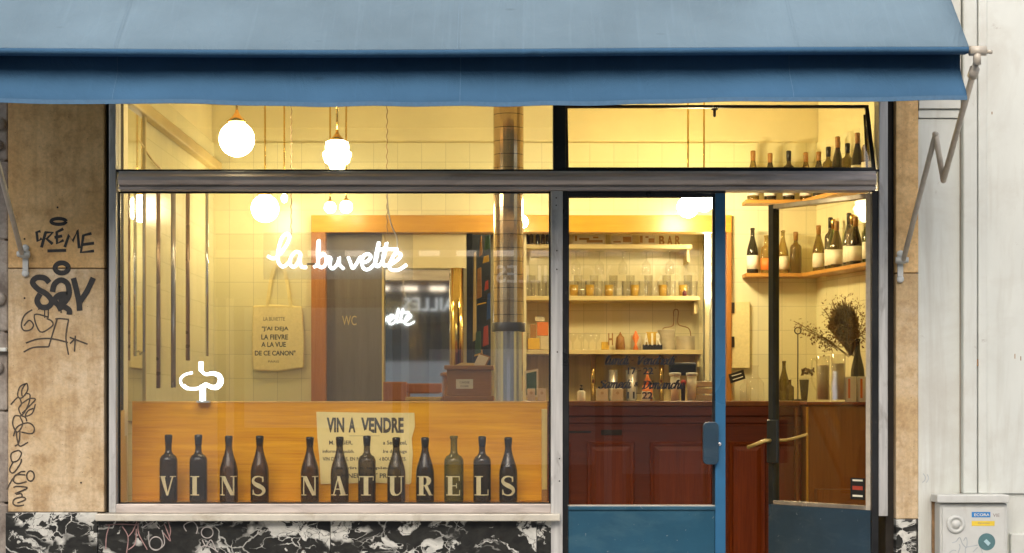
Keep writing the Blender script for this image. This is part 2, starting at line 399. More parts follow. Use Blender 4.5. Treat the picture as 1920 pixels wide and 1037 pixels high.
def wear(name, col, scale, lo, hi, amt, stretch=(1, 1, 1)):     # chips, scuffs or dirt with a shape of their own
    t = M[name].node_tree; b = t.nodes["Principled BSDF"]; l = b.inputs["Base Color"].links[0]; src = l.from_socket
    n = noise(t, coords(t, scale=stretch), scale, 7, .65, .5)
    t.links.new(mix(t, ramp(t, n, [(lo, (0, 0, 0)), (hi, (amt,) * 3)]), src, col), b.inputs["Base Color"])
wear("white_paint", (.38, .35, .28), 1.3, .50, .76, .75, (5, 5, .45)); wear("white_paint", (.46, .44, .38), 2.2, .48, .7, .6); wear("white_paint", (.34, .31, .27), 14, .66, .72, .6)
wear("white_enamel", (.38, .35, .28), 6, .56, .75, .45, (2, 2, .6))
wear("blue_paint", (.06, .14, .18), 4, .5, .74, .6, (1, 1, 2.5)); wear("blue_paint", (.30, .33, .33), 42, .66, .69, .8)
wear("blue_edge", (.30, .34, .36), 45, .69, .73, .7); wear("dim_blue_paint", (.07, .10, .12), 5, .5, .75, .6, (1, 1, 2.5)); wear("dim_blue_paint", (.25, .28, .28), 42, .67, .70, .8)
wear("brushed_steel", (.20, .16, .13), 5, .52, .72, .6, (.5, 2, 3)); wear("steel_upright", (.16, .13, .10), 7, .56, .72, .6, (2, 2, .6))
wear("sill_marble", (.36, .30, .20), 7, .52, .68, .6); wear("black_steel", (.12, .10, .08), 30, .62, .7, .5)

# mirror mosaic of the column: facets, with dark joint lines
m, t, b, o = nodes("mosaic_mirror")
g = N(t, "ShaderNodeNewGeometry"); sp = N(t, "ShaderNodeSeparateXYZ"); t.links.new(g.outputs["Position"], sp.inputs[0])
mo = N(t, "ShaderNodeMath", operation='MODULO'); mo.inputs[1].default_value = .068; t.links.new(sp.outputs[2], mo.inputs[0])
lt = N(t, "ShaderNodeMath", operation='LESS_THAN'); lt.inputs[1].default_value = .003; t.links.new(mo.outputs[0], lt.inputs[0])
t.links.new(mix(t, lt.outputs[0], (.62, .46, .28), (.05, .035, .02)), b.inputs["Base Color"])
b.inputs["Metallic"].default_value = .8; b.inputs["Roughness"].default_value = .12

# ------------------------------------------------------------------ writing
def text(m, s, cx, cz, wid, hei, y, bold=0.0, flip=1, depth=0):   # s fitted to a box wid x hei, centred on cx, cz in the plane y
    cu = bpy.data.curves.new("t", 'FONT'); cu.body = s; cu.offset = bold; cu.resolution_u = 3
    cu.align_x = 'LEFT'
    ob = bpy.data.objects.new("t", cu); C.objects.link(ob)
    dg = bpy.context.evaluated_depsgraph_get(); dg.update()
    me = bpy.data.meshes.new_from_object(ob.evaluated_get(dg))
    vs = [v.co.copy() for v in me.vertices]; fs = [tuple(p.vertices) for p in me.polygons]
    bpy.data.objects.remove(ob); bpy.data.curves.remove(cu); bpy.data.meshes.remove(me)
    if not vs: return
    x0, x1 = min(v.x for v in vs), max(v.x for v in vs); y0, y1 = min(v.y for v in vs), max(v.y for v in vs)
    sx = wid / (x1 - x0); sz = hei / (y1 - y0)
    q = [(cx + flip * ((v.x - (x0 + x1) / 2) * sx), y, cz + (v.y - (y0 + y1) / 2) * sz) for v in vs]
    m.add(q, fs)
    if depth: m.add([(a, y + depth, c) for a, b_, c in q], fs)
CUR = {  # one-stroke brush letters, x-height 1
 'l': (.45, [[(.05, .3), (.25, 1.2), (.32, 1.8), (.16, 1.85), (.08, 1.0), (.1, .2), (.26, .0), (.45, .3)]]),
 'u': (.78, [[(.0, .8), (.1, 1), (.1, .3), (.2, 0), (.4, .2), (.55, .95)], [(.57, 1), (.55, .2), (.66, 0), (.82, .3)]]),
 'n': (.74, [[(0, .8), (.1, 1), (.09, 0)], [(.1, .5), (.3, .95), (.48, .9), (.48, .2), (.6, 0), (.76, .3)]]),
 'd': (.8, [[(.58, .85), (.38, 1), (.14, .75), (.05, .3), (.2, 0), (.4, .15), (.58, .8)], [(.66, 1.9), (.6, .8), (.58, .2), (.68, 0), (.84, .3)]]),
 'i': (.38, [[(.02, .8), (.1, 1), (.1, .2), (.2, 0), (.38, .3)], [(.16, 1.42), (.26, 1.62)]]),
 'e': (.52, [[(.05, .45), (.36, .58), (.42, .88), (.27, 1), (.08, .7), (.06, .25), (.22, 0), (.4, .12), (.54, .38)]]),
 'r': (.55, [[(.0, .8), (.12, 1.12), (.18, .92), (.4, .9), (.36, .3), (.45, 0), (.58, .3)]]),
 'a': (.76, [[(.54, .85), (.35, 1), (.1, .7), (.06, .25), (.2, 0), (.4, .2), (.54, .8)], [(.56, 1), (.54, .2), (.64, 0), (.78, .3)]]),
 'm': (1.08, [[(0, .8), (.1, 1), (.09, 0)], [(.1, .5), (.28, .95), (.42, .9), (.41, 0)], [(.42, .5), (.6, .95), (.78, .9), (.78, .2), (.9, 0), (1.08, .3)]]),
 'c': (.5, [[(.46, .82), (.3, 1), (.1, .75), (.06, .25), (.22, 0), (.38, .12), (.52, .38)]]),
 'h': (.76, [[(.06, .6), (.24, 1.2), (.3, 1.8), (.15, 1.8), (.1, .9), (.09, 0)], [(.1, .5), (.3, .95), (.48, .9), (.48, .2), (.6, 0), (.76, .3)]]),
 'V': (.95, [[(-.05, 1.3), (.1, 1.65), (.2, .9), (.3, .0), (.5, .6), (.68, 1.3), (.9, 1.6)]]),
 'S': (.78, [[(.75, 1.2), (.55, 1.5), (.22, 1.35), (.2, 1.0), (.5, .8), (.62, .4), (.4, 0), (.1, .05), (0, .3)]]),
 'D': (1.0, [[(.3, 1.45), (.26, .1), (.02, .05)], [(.0, 1.35), (.45, 1.6), (.9, 1.15), (.78, .35), (.3, -.02)]]),
 '&': (.8, [[(.7, .05), (.15, .75), (.3, 1.05), (.45, .8), (.08, .3), (.25, 0), (.65, .5)]]),
 '-': (.5, [[(.05, .75), (.35, .75)]]), ' ': (.35, []), 'L': (.6, [[(.2, 1.8), (.1, .9), (.05, .15), (.3, 0), (.6, .25)]]),
}
def cursive(m, s, px0, px1, pyb, pxh, d, thick, slant=.22):   # text from px0 to px1, baseline pyb, x-height in photo pixels
    tot = sum(CUR[c][0] for c in s); sc = (px1 - px0) / tot; x = 0
    k = (CD + d) / F; n = 0
    def pen(dx, dz): return k * (thick * .3 + thick * .7 * abs(dx * .55 - dz * .83 if False else dz * .93 - dx * .15))
    for c in s:
        for st in CUR[c][1]:
            p = smooth(st, 5); n += 1
            m.ribbon([(X(px0 + (x + a + slant * b_) * sc, d), Z(pyb - (b_ if b_ < 1 else 1 + (b_ - 1) * .55) * pxh, d)) for a, b_ in p], d - n * .00004, pen)
        x += CUR[c][0]
def scrawl(m, strokes, ox, oy, sc, d, wid, step=.00005, sm=True, k=5):   # strokes in zoomed photo pixels
    for i, st in enumerate(strokes):
        p = smooth(st, k) if sm and len(st) > 2 else st
        m.ribbon([(X(ox + a / sc, d), Z(oy + b_ / sc, d)) for a, b_ in p], d - i * step, wid)
def ell(cx, cy, rx, ry, a0=0, n=18): return [(cx + rx * cos(a0 + 2 * pi * i / n), cy + ry * sin(a0 + 2 * pi * i / n)) for i in range(n + 1)]

# ================================================================== STREET
g = MB(); g.box(-60, 60, -60, 40, -.2, -.12); struct(g.build("ground", "asphalt"))
g = MB(); g.box(-40, 40, -7.6, -2.2, -.12, -.116); struct(g.build("road", "asphalt"))
g = MB(); g.box(-40, 40, -2.2, .4, -.12, 0); struct(g.build("pavement", "pavement_stone", bevel=.01))
g = MB(); g.box(-40, 40, -10.8, -7.6, -.12, 0.001); struct(g.build("pavement", "pavement_stone", bevel=.01))

# ================================================================== SHOP BUILDING
shop = thing("shop_building", "limestone wine bar front with steel framed window and blue double door under the awning", "building", (0, .1, 0))
L_, R_ = X(195, 0), X(1680, 0)
TOP = 7.2
# piers of limestone with graffiti
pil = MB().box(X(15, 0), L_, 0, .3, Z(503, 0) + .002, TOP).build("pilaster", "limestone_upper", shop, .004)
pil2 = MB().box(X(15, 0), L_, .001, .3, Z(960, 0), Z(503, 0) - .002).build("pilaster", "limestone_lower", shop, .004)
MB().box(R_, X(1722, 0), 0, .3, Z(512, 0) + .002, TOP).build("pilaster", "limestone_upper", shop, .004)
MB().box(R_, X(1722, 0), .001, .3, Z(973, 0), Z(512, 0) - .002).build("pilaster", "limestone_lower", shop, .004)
MB().box(X(11, 0), X(183, 0), -.006, .3, 0, Z(961, 0)).build("plinth", "black_marble_pier", shop, .003)
MB().box(X(1680, 0), X(1718, 0), -.006, .3, 0, Z(974, 0)).build("plinth", "black_marble_pier", shop, .003)
gm = MB(); k = 413.
scrawl(gm, [ell(333, 75, 52, 20)], 20, 395, 3.705, -.0006, 6.4 / k)
scrawl(gm, [[(208, 143), (180, 150), (188, 212), (216, 192)], [(243, 150), (214, 256)], [(236, 152), (292, 152), (250, 196), (292, 232)],
  [(366, 126), (320, 150), (322, 228), (368, 205)], [(304, 186), (358, 176)], [(376, 254), (406, 168), (430, 214), (464, 134), (476, 262)],
  [(562, 158), (505, 172), (488, 290), (580, 280)], [(500, 236), (580, 226)], [(255, 280), (386, 276)]], 20, 395, 3.705, -.0008, 5.6 / k, sm=False); gm.build("graffiti", "marker_ink", pil); gm = MB()
scrawl(gm, [ell(355, 398, 46, 35)], 20, 395, 3.705, -.0006, 9.4 / k); gm.build("graffiti", "marker_ink", pil); gm = MB()
scrawl(gm, [[(268, 500), (235, 468), (180, 466), (152, 500), (190, 545), (250, 580), (285, 630), (260, 668), (210, 668), (183, 625), (205, 578)],
  [(290, 565), (305, 510), (350, 482), (395, 510), (405, 580), (375, 635), (325, 650), (308, 615), (340, 585), (395, 580)], [(330, 620), (370, 610), (395, 590)],
  [(325, 685), (365, 668), (405, 690), (407, 722)], [(436, 468), (470, 610), (480, 695)], [(574, 466), (530, 560), (482, 632)]], 20, 395, 3.705, -.001, 10.6 / k)
scrawl(gm, [[(236, 670), (236, 745)], [(262, 680), (260, 745)], [(350, 690), (350, 712)], [(195, 660), (195, 690)], [(462, 650), (462, 690)]], 20, 395, 3.705, -.0004, 2.2 / k, sm=False)
gm.build("graffiti", "marker_ink", pil2)
gm = MB()
scrawl(gm, [[(150, 688), (98, 725), (74, 790), (92, 832), (140, 826), (158, 792), (128, 762), (92, 800)], [(262, 740), (165, 724), (205, 842), (288, 802), (286, 768), (250, 750)],
  [(325, 745), (290, 860), (265, 945)], [(310, 752), (350, 750), (405, 756)], [(402, 758), (384, 880), (402, 1002)], [(105, 920), (190, 892), (290, 890), (398, 916)],
  [(90, 982), (160, 950), (265, 946)], [(410, 880), (535, 928)], [(450, 868), (443, 980)], [(412, 924), (446, 890)]], 20, 395, 3.705, -.0004, 2.9 / k); gm.build("graffiti", "thin_marker", pil2); gm = MB()
scrawl(gm, [[(200, 75), (150, 100), (132, 165), (160, 185), (205, 130), (200, 75), (165, 120), (165, 170)], [(80, 235), (135, 180), (160, 225), (140, 265), (165, 310), (210, 240), (225, 165), (200, 150)],
  [(165, 225), (220, 190), (265, 195), (215, 250), (165, 300)], [(265, 230), (240, 300), (190, 320), (210, 280), (250, 262)], [(150, 320), (110, 320), (95, 380), (130, 440), (170, 380), (150, 320), (190, 330), (200, 360)],
  [(100, 470), (130, 400), (210, 370), (255, 405), (240, 450), (160, 440)], [(120, 430), (130, 500), (150, 545), (210, 515)], [(150, 430), (140, 520), (110, 545)],
  [(140, 575), (85, 600), (90, 660), (135, 650), (160, 600), (140, 575)], [(100, 660), (72, 720), (100, 745), (150, 680), (160, 640)], [(50, 870), (95, 790), (150, 740), (190, 735)],
  [(190, 760), (120, 760), (100, 800), (130, 825), (200, 810)], ell(228, 768, 28, 38), [(100, 855), (130, 845), (205, 858), (110, 900)], [(120, 905), (160, 900), (165, 925)],
  [(130, 970), (190, 945), (170, 925), (110, 940), (98, 975), (130, 992), (180, 985)]], 0, 700, 3.99, -.0004, 2.7 / k)
gm.build("graffiti", "thin_marker", pil2)
gm = MB()
for px, py in ((108, 389), (46, 448), (46, 559), (152, 905)):
    MB().lathe([(.0045, 0), (.004, .002)], (0, 0, 0), 8).xf(lambda p: (X(px, 0) + p.x, -.0006 - p.z * .3, Z(py, 0) + p.y)).build("drill_hole", "dark_gap", pil if py < 500 else pil2)
# wall over the window, seen above and under the awning
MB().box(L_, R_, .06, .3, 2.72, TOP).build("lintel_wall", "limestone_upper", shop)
# gaps beside the steel frame, their shade painted as near-black strips
MB().box(L_, X(204, 0), .05, .3, Z(962, 0), 2.72).build("frame_gap", "dark_gap", shop)
MB().box(X(1665, 0), R_, .05, .3, 0, 2.72).build("frame_gap", "dark_gap", shop)
# steel frame
MB().box(X(204, 0), X(217.5, 0), .0, .10, Z(962, 0), 2.72).build("window_frame", "steel_upright", shop, .004)
MB().box(X(1648, 0), X(1665, 0), .0, .10, Z(968, 0), 2.72).build("window_frame", "steel_upright", shop, .004)
tb = MB(); x0, x1 = X(221, -.03), X(1644, -.03)
prof = [(.10, Z(357, 0)), (-.012, Z(357, 0)), (-.016, Z(351, 0)), (-.004, Z(349.5, 0)), (-.022, Z(346, 0)), (-.036, Z(340, 0)), (-.036, Z(333, 0)), (-.020, Z(327, 0)), (-.012, Z(326, 0)), (-.012, Z(321.5, 0)), (.10, Z(321.5, 0))]
n = len(prof); tb.add([(x0, y, z) for y, z in prof] + [(x1, y, z) for y, z in prof], [(i, (i + 1) % n, (i + 1) % n + n, i + n) for i in range(n)] + [tuple(reversed(range(n))), tuple(range(n, 2 * n))])
tbo = tb.build("transom_bar", "brushed_steel", shop, .0015)
MB().box(X(217, 0), X(1648, 0), .002, .098, Z(321, 0), Z(317.5, 0)).build("transom_bar", "black_steel", shop)
MB().box(X(1033, 0), X(1055, 0), -.006, .095, Z(1037, 0) - .5, Z(357.5, 0)).build("window_frame", "steel_upright", shop, .003)
sc = MB()
for py in (371, 385, 470, 505, 660, 860, 902):
    p = W(1046 + (py % 7) - 3, py, -.008); MB().sphere(p, .0035, 8, 5).build("screw", "iron", shop)
MB().box(X(217.5, 0), X(1033, 0), .0, .09, Z(962, 0), Z(945.5, 0)).build("window_frame", "brushed_steel", shop, .003)
MB().box(X(183, 0), X(1050, 0), -.05, .1, Z(976, 0), Z(962.5, 0)).build("sill", "sill_marble", shop, .005)
ris = MB().box(X(184, 0), X(619, 0), -.004, .25, 0, Z(976.5, 0)).build("stall_riser", "black_marble", shop, .002)
MB().box(X(620, 0), X(1006, 0), -.003, .25, 0, Z(976.5, 0)).build("stall_riser", "black_marble_pier", shop, .002)
MB().box(X(1007, 0), X(1040, 0), -.004, .25, 0, Z(976.5, 0)).build("stall_riser", "black_marble", shop, .002)
gm = MB()
scrawl(gm, [[(80, 130), (200, 122), (345, 128)], [(110, 132), (85, 220), (80, 330)], [(215, 140), (262, 225), (250, 358)], [(335, 100), (300, 180), (262, 225)], [(330, 160), (320, 280), (265, 330)],
  [(345, 110), (350, 200), (420, 330)], [(590, 100), (610, 170), (600, 230)], [(550, 190), (610, 260), (560, 120)]], 180, 955, 4.364, -.0055, 1.8 / k)
gm.build("graffiti", "pink_spray", ris)
gm = MB()
scrawl(gm, [ell(490, 280, 52, 55), [(430, 180), (440, 300), (500, 330), (560, 280), (540, 170)], [(380, 150), (460, 110), (520, 160)], [(740, 180), (720, 130), (790, 100), (830, 150), (820, 200)], ell(910, 190, 48, 45),
  [(810, 350), (880, 300), (940, 310), (1000, 350)], [(870, 250), (900, 300), (940, 250), (980, 330)]], 180, 955, 4.364, -.0056, 1.9 / k)
gm.build("graffiti", "pale_scrawl", ris)
MB().box(X(1040.5, 0), X(1055, 0), .0, .2, 0, Z(976.5, 0)).build("window_frame", "brushed_steel", shop)
# glazing
wf = MB().box(X(217.5, 0), X(1033, 0), .052, .058, Z(945.5, 0), Z(357, 0)).build("pane", "window_glass", shop)
fr = MB()
for a, b_, u, v_ in ((217, 221, 357, 945), (1029.5, 1033, 357, 945), (217, 1033, 357, 360), (217, 1033, 943, 945.5)): fr.box(X(a, 0), X(b_, 0), .047, .063, Z(v_, 0), Z(u, 0))
fr.build("glazing_bead", "black_steel", shop)
MB().box(X(217.5, 0), X(1037, 0), .052, .058, Z(317.5, 0), 2.72).build("pane", "window_glass", shop)
MB().box(X(1037, 0), X(1061, 0), .0, .1, Z(317.5, 0), 2.72).build("window_frame", "black_steel", shop, .003)
# hopper light, tilted into the room
hop = MB()
ZB, ZT = Z(318, 0) + .001, Z(196, .19); xa, xb = X(1059, .03), X(1648, 0) - .006
def hp(x, v, t_): # v 0..1 up the sash, t thickness
    return (x, .03 + v * .17 + t_, ZB + v * (ZT - ZB))
def hbar(m_, x0_, x1_, v0, v1, th=.022): 
    m_.add([hp(x, v, t_) for v in (v0, v1) for t_ in (0, th) for x in (x0_, x1_)], [(0, 2, 3, 1), (4, 5, 7, 6), (0, 1, 5, 4), (2, 6, 7, 3), (0, 4, 6, 2), (1, 3, 7, 5)])
hbar(hop, xa, xb, 0, .045); hbar(hop, xa, xb, .955, 1); hbar(hop, xa, xa + .018, .045, .955); hbar(hop, xb - .018, xb, .045, .955)
hopo = hop.build("hopper_window", "black_steel", shop, .002)
hp_ = MB(); hbar(hp_, xa + .018, xb - .018, .045, .955, .005); hp_.v = [p + Vector((0, .008, 0)) for p in hp_.v]; hp_.build("pane", "amber_glass", hopo)
MB().lathe([(.016, 0), (.016, .006), (.007, .008), (.007, .034), (.004, .04)], (0, 0, 0), 12).xf(lambda p: (X(1340, .17) + p.x, .175 + p.y, Z(203, .17) - p.z)).build("catch", "iron", hopo)
MB().tube([(X(1648, 0) - .03, .12, ZB + .02), (X(1648, 0) - .03, .18, ZT - .05)], .005).build("stay", "iron", hopo)
# door frame
MB().box(X(1055.2, 0), X(1065, 0), .02, .1, 0, Z(357.5, 0)).build("door_frame", "black_steel", shop)
MB().box(X(1636, 0), X(1648, 0), .012, .1, 0, Z(357, 0) - .001).build("door_frame", "black_steel", shop)
MB().box(X(1065, 0), X(1362, 0), .03, .1, Z(360.5, 0), Z(357.2, 0)).build("door_frame", "black_steel", shop)
# left leaf, shut
dl = MB()
ya, yb = .02, .065
dl.box(X(1065.3, 0), X(1342, 0), .028, .06, .02, Z(957, 0))
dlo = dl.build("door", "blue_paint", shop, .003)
MB().box(X(1342, 0), X(1361.5, 0), ya, yb, .02, Z(361, 0)).build("door_stile", "blue_edge", dlo, .003)
MB().box(X(1065.3, 0), X(1342, 0), ya, yb, Z(957, 0), Z(949.5, 0)).build("bottom_rail", "blue_paint", dlo, .003)
MB().box(X(1065.3, 0), X(1342, 0), ya + .004, yb, Z(368.5, 0), Z(361, 0)).build("top_rail", "black_steel", dlo, .002)
gp = MB().box(X(1065.3, 0), X(1342, 0), .042, .048, Z(949.5, 0), Z(368.5, 0)).build("pane", "door_glass", dlo)
fr = MB()
for a, b_, u, v_ in ((1065.3, 1067.5, 368.5, 948), (1337.5, 1342, 368.5, 948)): fr.box(X(a, 0), X(b_, 0), .036, .054, Z(v_, 0), Z(u, 0))
fr.build("glazing_bead", "black_steel", dlo)
MB().box(X(1065.3, 0), X(1342, 0), .034, .056, Z(949.5, 0), Z(947.6, 0)).build("glazing_bead", "sill_marble", dlo)
pp = []
for cx, cz, a0 in ((1338, 800, -90), (1338, 862, 0), (1327, 862, 90), (1327, 800, 180)):
    for i in range(5):
        a = radians(a0 + i * 22.5); pp.append((X(cx + 9 * cos(a), 0), Z(cz + 9 * sin(a), 0)))
MB().prism(pp, -.012, .02).build("push_plate", "dim_blue_paint", dlo, .003)
lk = MB(); lk.lathe([(.009, 0), (.009, .004), (.005, .005)], (0, 0, 0), 14).xf(lambda p: (X(1350, 0) + p.x, ya - p.z, Z(833, 0) + p.y)); lk.build("keyhole", "chrome", dlo)
wr = MB(); cursive(wr, "lundi", 1134, 1178, 683.5, 11, .0415, 3.8); cursive(wr, "-", 1181, 1188, 682, 8.6, .0415, 2.6); cursive(wr, "Vendredi", 1193, 1265, 683.5, 11, .0415, 3.8)
cursive(wr, "Samedi", 1122, 1182, 728, 11, .0415, 3.8); cursive(wr, "&", 1189, 1196, 724, 7, .0415, 2.6); cursive(wr, "Dimanche", 1203, 1281, 729, 11, .0415, 3.8)
kk = (CD + .04) / F
for s_, a, b_, c_, h_ in (("17", 1177, 1193, 695.5, 13), ("22", 1206, 1225, 695.5, 13), ("11", 1176, 1190, 741, 13), ("22", 1204, 1224, 741.5, 13)):
    text(wr, s_, X((a + b_) / 2, .04), Z(c_, .04), (b_ - a) * kk, h_ * kk, .0415, .03)
wr.box(X(1196, .04), X(1202, .04), .0414, .0415, Z(696, .04), Z(694.6, .04)); wr.box(X(1193, .04), X(1202, .04), .0414, .0415, Z(738, .04), Z(736.6, .04))
text(wr, "o", X(1197, .04), Z(690, .04), 3.4 * kk, 3.4 * kk, .0415); text(wr, "o", X(1229, .04), Z(690, .04), 3 * kk, 3 * kk, .0415)
wr.build("lettering", "ink", dlo)
# right leaf, swung into the room
HX, HY, FX, FY = 1.655, .06, 1.26, .56
LW = math.hypot(FX - HX, FY - HY); ux, uy = (FX - HX) / LW, (FY - HY) / LW
def leaf(p): # local u along the leaf, v through it (towards the street is +), z
    return (HX + ux * p.x - uy * p.y, HY + uy * p.x + ux * p.y, p.z)
zt, zg = 2.146, .716
dr = MB().box(.002, LW, -.012, .022, .02, zg - .02).xf(leaf).build("door", "dim_blue_paint", shop, .002)
MB().box(LW - .032, LW, -.022, .022, zg - .02, zt).xf(leaf).build("door_stile", "lock_black", dr, .002)  # blue stile coloured near black for the shade it stands in
MB().box(0, .03, -.022, .022, zg - .02, zt).xf(leaf).build("door_stile", "cream_metal", dr, .002)
MB().box(.03, LW - .032, -.022, .022, zt - .022, zt).xf(leaf).build("top_rail", "dull_chrome", dr, .002)
MB().box(.03, LW - .032, -.022, .024, zg - .02, zg).xf(leaf).build("bottom_rail", "dull_chrome", dr, .002)
MB().box(.03, LW - .032, -.003, .003, zg, zt - .022).xf(leaf).build("pane", "amber_glass", dr)
hz = Z(826, .5)
hd = MB(); hd.box(LW - .075, LW - .004, .022, .04, hz - .11, hz + .1).xf(leaf); hd.build("lock_case", "lock_black", dr, .006)
hd = MB(); hd.tube([leaf(Vector(p)) for p in ((LW - .03, .04, hz), (LW - .03, .075, hz), (LW + .005, .08, hz - .012), (LW + .075, .085, hz - .035))], .009); hd.build("handle", "edge_wood", dr)
hd = MB(); hd.tube([leaf(Vector(p)) for p in ((LW - .03, -.02, hz), (LW - .03, -.07, hz), (LW - .06, -.075, hz + .006), (LW - .16, -.08, hz + .03))], .007); hd.build("handle", "edge_wood", dr)
st = MB(); st.box(.05, .135, .003, .0042, .74, .84).xf(leaf); sto = st.build("sticker", "ink", dr)
for za, zb in ((.825, .833), (.753, .762)): MB().box(.062, .122, .0042, .005, za, zb).xf(leaf).build("sticker_text", "label_white", dr)
st = MB(); st.box(.062, .122, .0042, .005, .785, .803).xf(leaf).build("sticker_text", "red_cloth", dr)

# ---------------------------------------------------------------- the room
D = 3.0
XL = -1.86
def XR(d): return 1.9 + .25 * (D - d)
CEIL, TT = 3.12, Z(268, 3.0)                # ceiling, top of the tiling
MB().box(-2.4, 3.2, .1, 4.2, -.15, .02).build("floor", "floor_wood", shop)
MB().box(-2.0, 2.9, .3, D + .1, CEIL, CEIL + .15).build("ceiling", "plaster", shop)
MB().box(-2.0, 2.9, .301, .36, 2.72, CEIL).build("wall", "upper_plaster", shop)
HL, HR, HT, HB = X(585, D), X(1370, D), Z(405, D), Z(437, D)
MB().box(XL - .14, HL, D, D + .12, 0, TT).build("wall", "tile_back", shop)
MB().box(XL - .14, 2.1, D + .012, D + .12, TT + .0005, CEIL).build("wall", "upper_plaster", shop)
MB().box(XL - .14, XL - .012, .1, D, TT + .0005, CEIL).build("wall", "upper_plaster", shop)
MB().box(HR, 2.1, D, D + .12, 0, TT).build("wall", "tile_back", shop)
MB().box(HL, HR, D, D + .12, HT, TT).build("wall", "tile_back", shop)
MB().box(XL - .14, XL, .1, D, 0, TT).build("wall", "tile_side", shop)
rw = MB(); a, b_ = XR(.3), XR(D)
rw.add([(x, y, z) for z in (0, TT) for x, y in ((a, .3), (b_, D), (b_ + .14, D + .04), (a + .14, .3))], [(3, 2, 1, 0), (4, 5, 6, 7), (0, 1, 5, 4), (1, 2, 6, 5), (2, 3, 7, 6), (3, 0, 4, 7)])
rw.build("wall", "tile_side", shop)
rw = MB(); rw.add([(x, y, z) for z in (TT + .0005, CEIL) for x, y in ((a + .012, .3), (b_ + .012, D), (b_ + .14, D + .04), (a + .14, .3))], [(3, 2, 1, 0), (4, 5, 6, 7), (0, 1, 5, 4), (1, 2, 6, 5), (2, 3, 7, 6), (3, 0, 4, 7)])
rw.build("wall", "upper_plaster", shop)
MB().box(X(1722, 0), 3.2, .31, .40, 0, CEIL).build("wall", "plaster", shop)
MB().box(-2.0, X(204, 0), .31, .4, 0, CEIL).build("wall", "plaster", shop)
MB().box(XL, XL + .05, .4, D, 2.615, 2.68).build("moulding", "moulding_paint", shop, .008)
MB().box(XL + .0, 2.1, D - .04, D, CEIL - .03, CEIL).build("moulding", "plaster", shop, .01)
MB().tube([(XL + .01, .5, 2.52), (XL + .02, .75, 2.47), (XL + .02, 1.0, 2.43), (XL + .01, 1.5, 2.40)], .006).build("cable", "moulding_paint", shop)
# wooden architrave of the opening
MB().box(HL - .0, HR, D - .05, D + .08, HB, HT).build("architrave", "frame_wood", shop, .003)
MB().box(HL, X(612, D), D - .05, D + .08, 0, HB).build("architrave", "jamb_wood", shop, .003)
MB().box(X(1361, D), HR, D - .05, D + .08, 0, HB).build("architrave", "jamb_wood", shop, .003)
# room behind the opening: back wall, sides, ceiling
NB = 3.55
MB().box(-2.0, 2.0, NB, NB + .1, 0, 2.7).build("wall", "tile_niche", shop)
MB().box(-2.0, 2.0, D + .12, NB, 2.5, 2.7).build("ceiling", "plaster", shop)
MB().box(X(1336, D), X(1336, D) + .06, D + .09, NB, 0, 2.5).build("wall", "white_paint", shop)
MB().box(-1.5, -1.4, D + .12, NB, 0, 2.5).build("wall", "plaster", shop)
MB().box(X(975, D + .2), X(975, D + .2) + .04, D + .13, NB, 0, 2.5).build("wall", "cream_panel", shop)
wc = MB().box(X(612.5, D + .03), X(716, D + .03), D + .03, D + .07, .02, HB - .001).build("inner_door", "door_grey", shop, .002)
q = MB(); text(q, "WC", X(655, D + .03), Z(601, D + .03), .09, .06, D + .0292); q.build("lettering", "shelf_wood", wc)
MB().box(X(716, D + .03), X(720, D + .03), D + .028, D + .08, 0, HB - .001).build("door_frame", "shelf_wood", shop)
MB().box(X(720.2, D + .06), X(874, D + .06), D + .06, D + .1, Z(503, D + .06), HB - .001).build("wall", "cream_panel", shop)
# column sheathed in mirror strips, steel collar, chrome foot
cx = X(953.5, 1.0); rr = 28.5 * 9 / F
co = MB().lathe([(rr, Z(606, 1)), (rr, CEIL)], (cx, 1.0, 0), 26, False).build("column", "mosaic_mirror", shop)
MB().lathe([(rr + .004, 0), (rr + .009, 0), (rr + .009, .046), (rr + .004, .046)], (cx, 1.0, Z(622, 1)), 32).build("collar", "grey_collar", co, .002)
MB().lathe([(rr * .94, .02), (rr * .94, Z(621, 1))], (cx, 1.0, 0), 26, False).xf(lambda p: (cx + (p.x - cx) * (1 + .05 * sin(9 * math.atan2(p.y - 1, p.x - cx))), 1 + (p.y - 1) * (1 + .05 * sin(9 * math.atan2(p.y - 1, p.x - cx))), p.z)).build("column_foot", "chrome", co)

# ================================================================== AWNING
PA = -1.0
aw = thing("awning", "long blue canvas awning with hanging valance stretched over the whole shop front", "awning", (0, PA, 2.4))
AX0, AX1 = -2.7, X(1813, PA)
zb = Z(94, PA)
def sag(x): return -.013 * math.exp(-((x + .75) / 1.3) ** 2)
cn = MB(); NX, NY = 60, 14; TH = .004
vs = []
for t_ in (0, TH):
    for i in range(NX + 1):
        x = AX0 + (AX1 - AX0) * i / NX
        for j in range(NY + 1):
            v = j / NY
            y = PA - .030 + v * 1.05; z = zb + .01 + v * .98 + sag(x) * (1 - v) - .02 * sin(pi * v) + .003 * sin(x * 5 + 2 * v) * (1 - abs(2 * v - 1)) - t_
            vs.append((x, y, z))
o2 = (NX + 1) * (NY + 1); fs = []
for i in range(NX):
    for j in range(NY):
        a = i * (NY + 1) + j; b_ = a + NY + 1
        fs += [(a, b_, b_ + 1, a + 1), (a + o2, a + 1 + o2, b_ + 1 + o2, b_ + o2)]
for i in range(NX):
    a = i * (NY + 1); b_ = a + NY + 1; fs.append((a, a + o2, b_ + o2, b_)); fs.append((a + NY, b_ + NY, b_ + NY + o2, a + NY + o2))
for j in range(NY):
    fs.append((j, j + 1, j + 1 + o2, j + o2)); a = NX * (NY + 1) + j; fs.append((a, a + o2, a + 1 + o2, a + 1))
cn.add(vs, fs, True); cno = cn.build("canopy", "awning_cloth", aw)
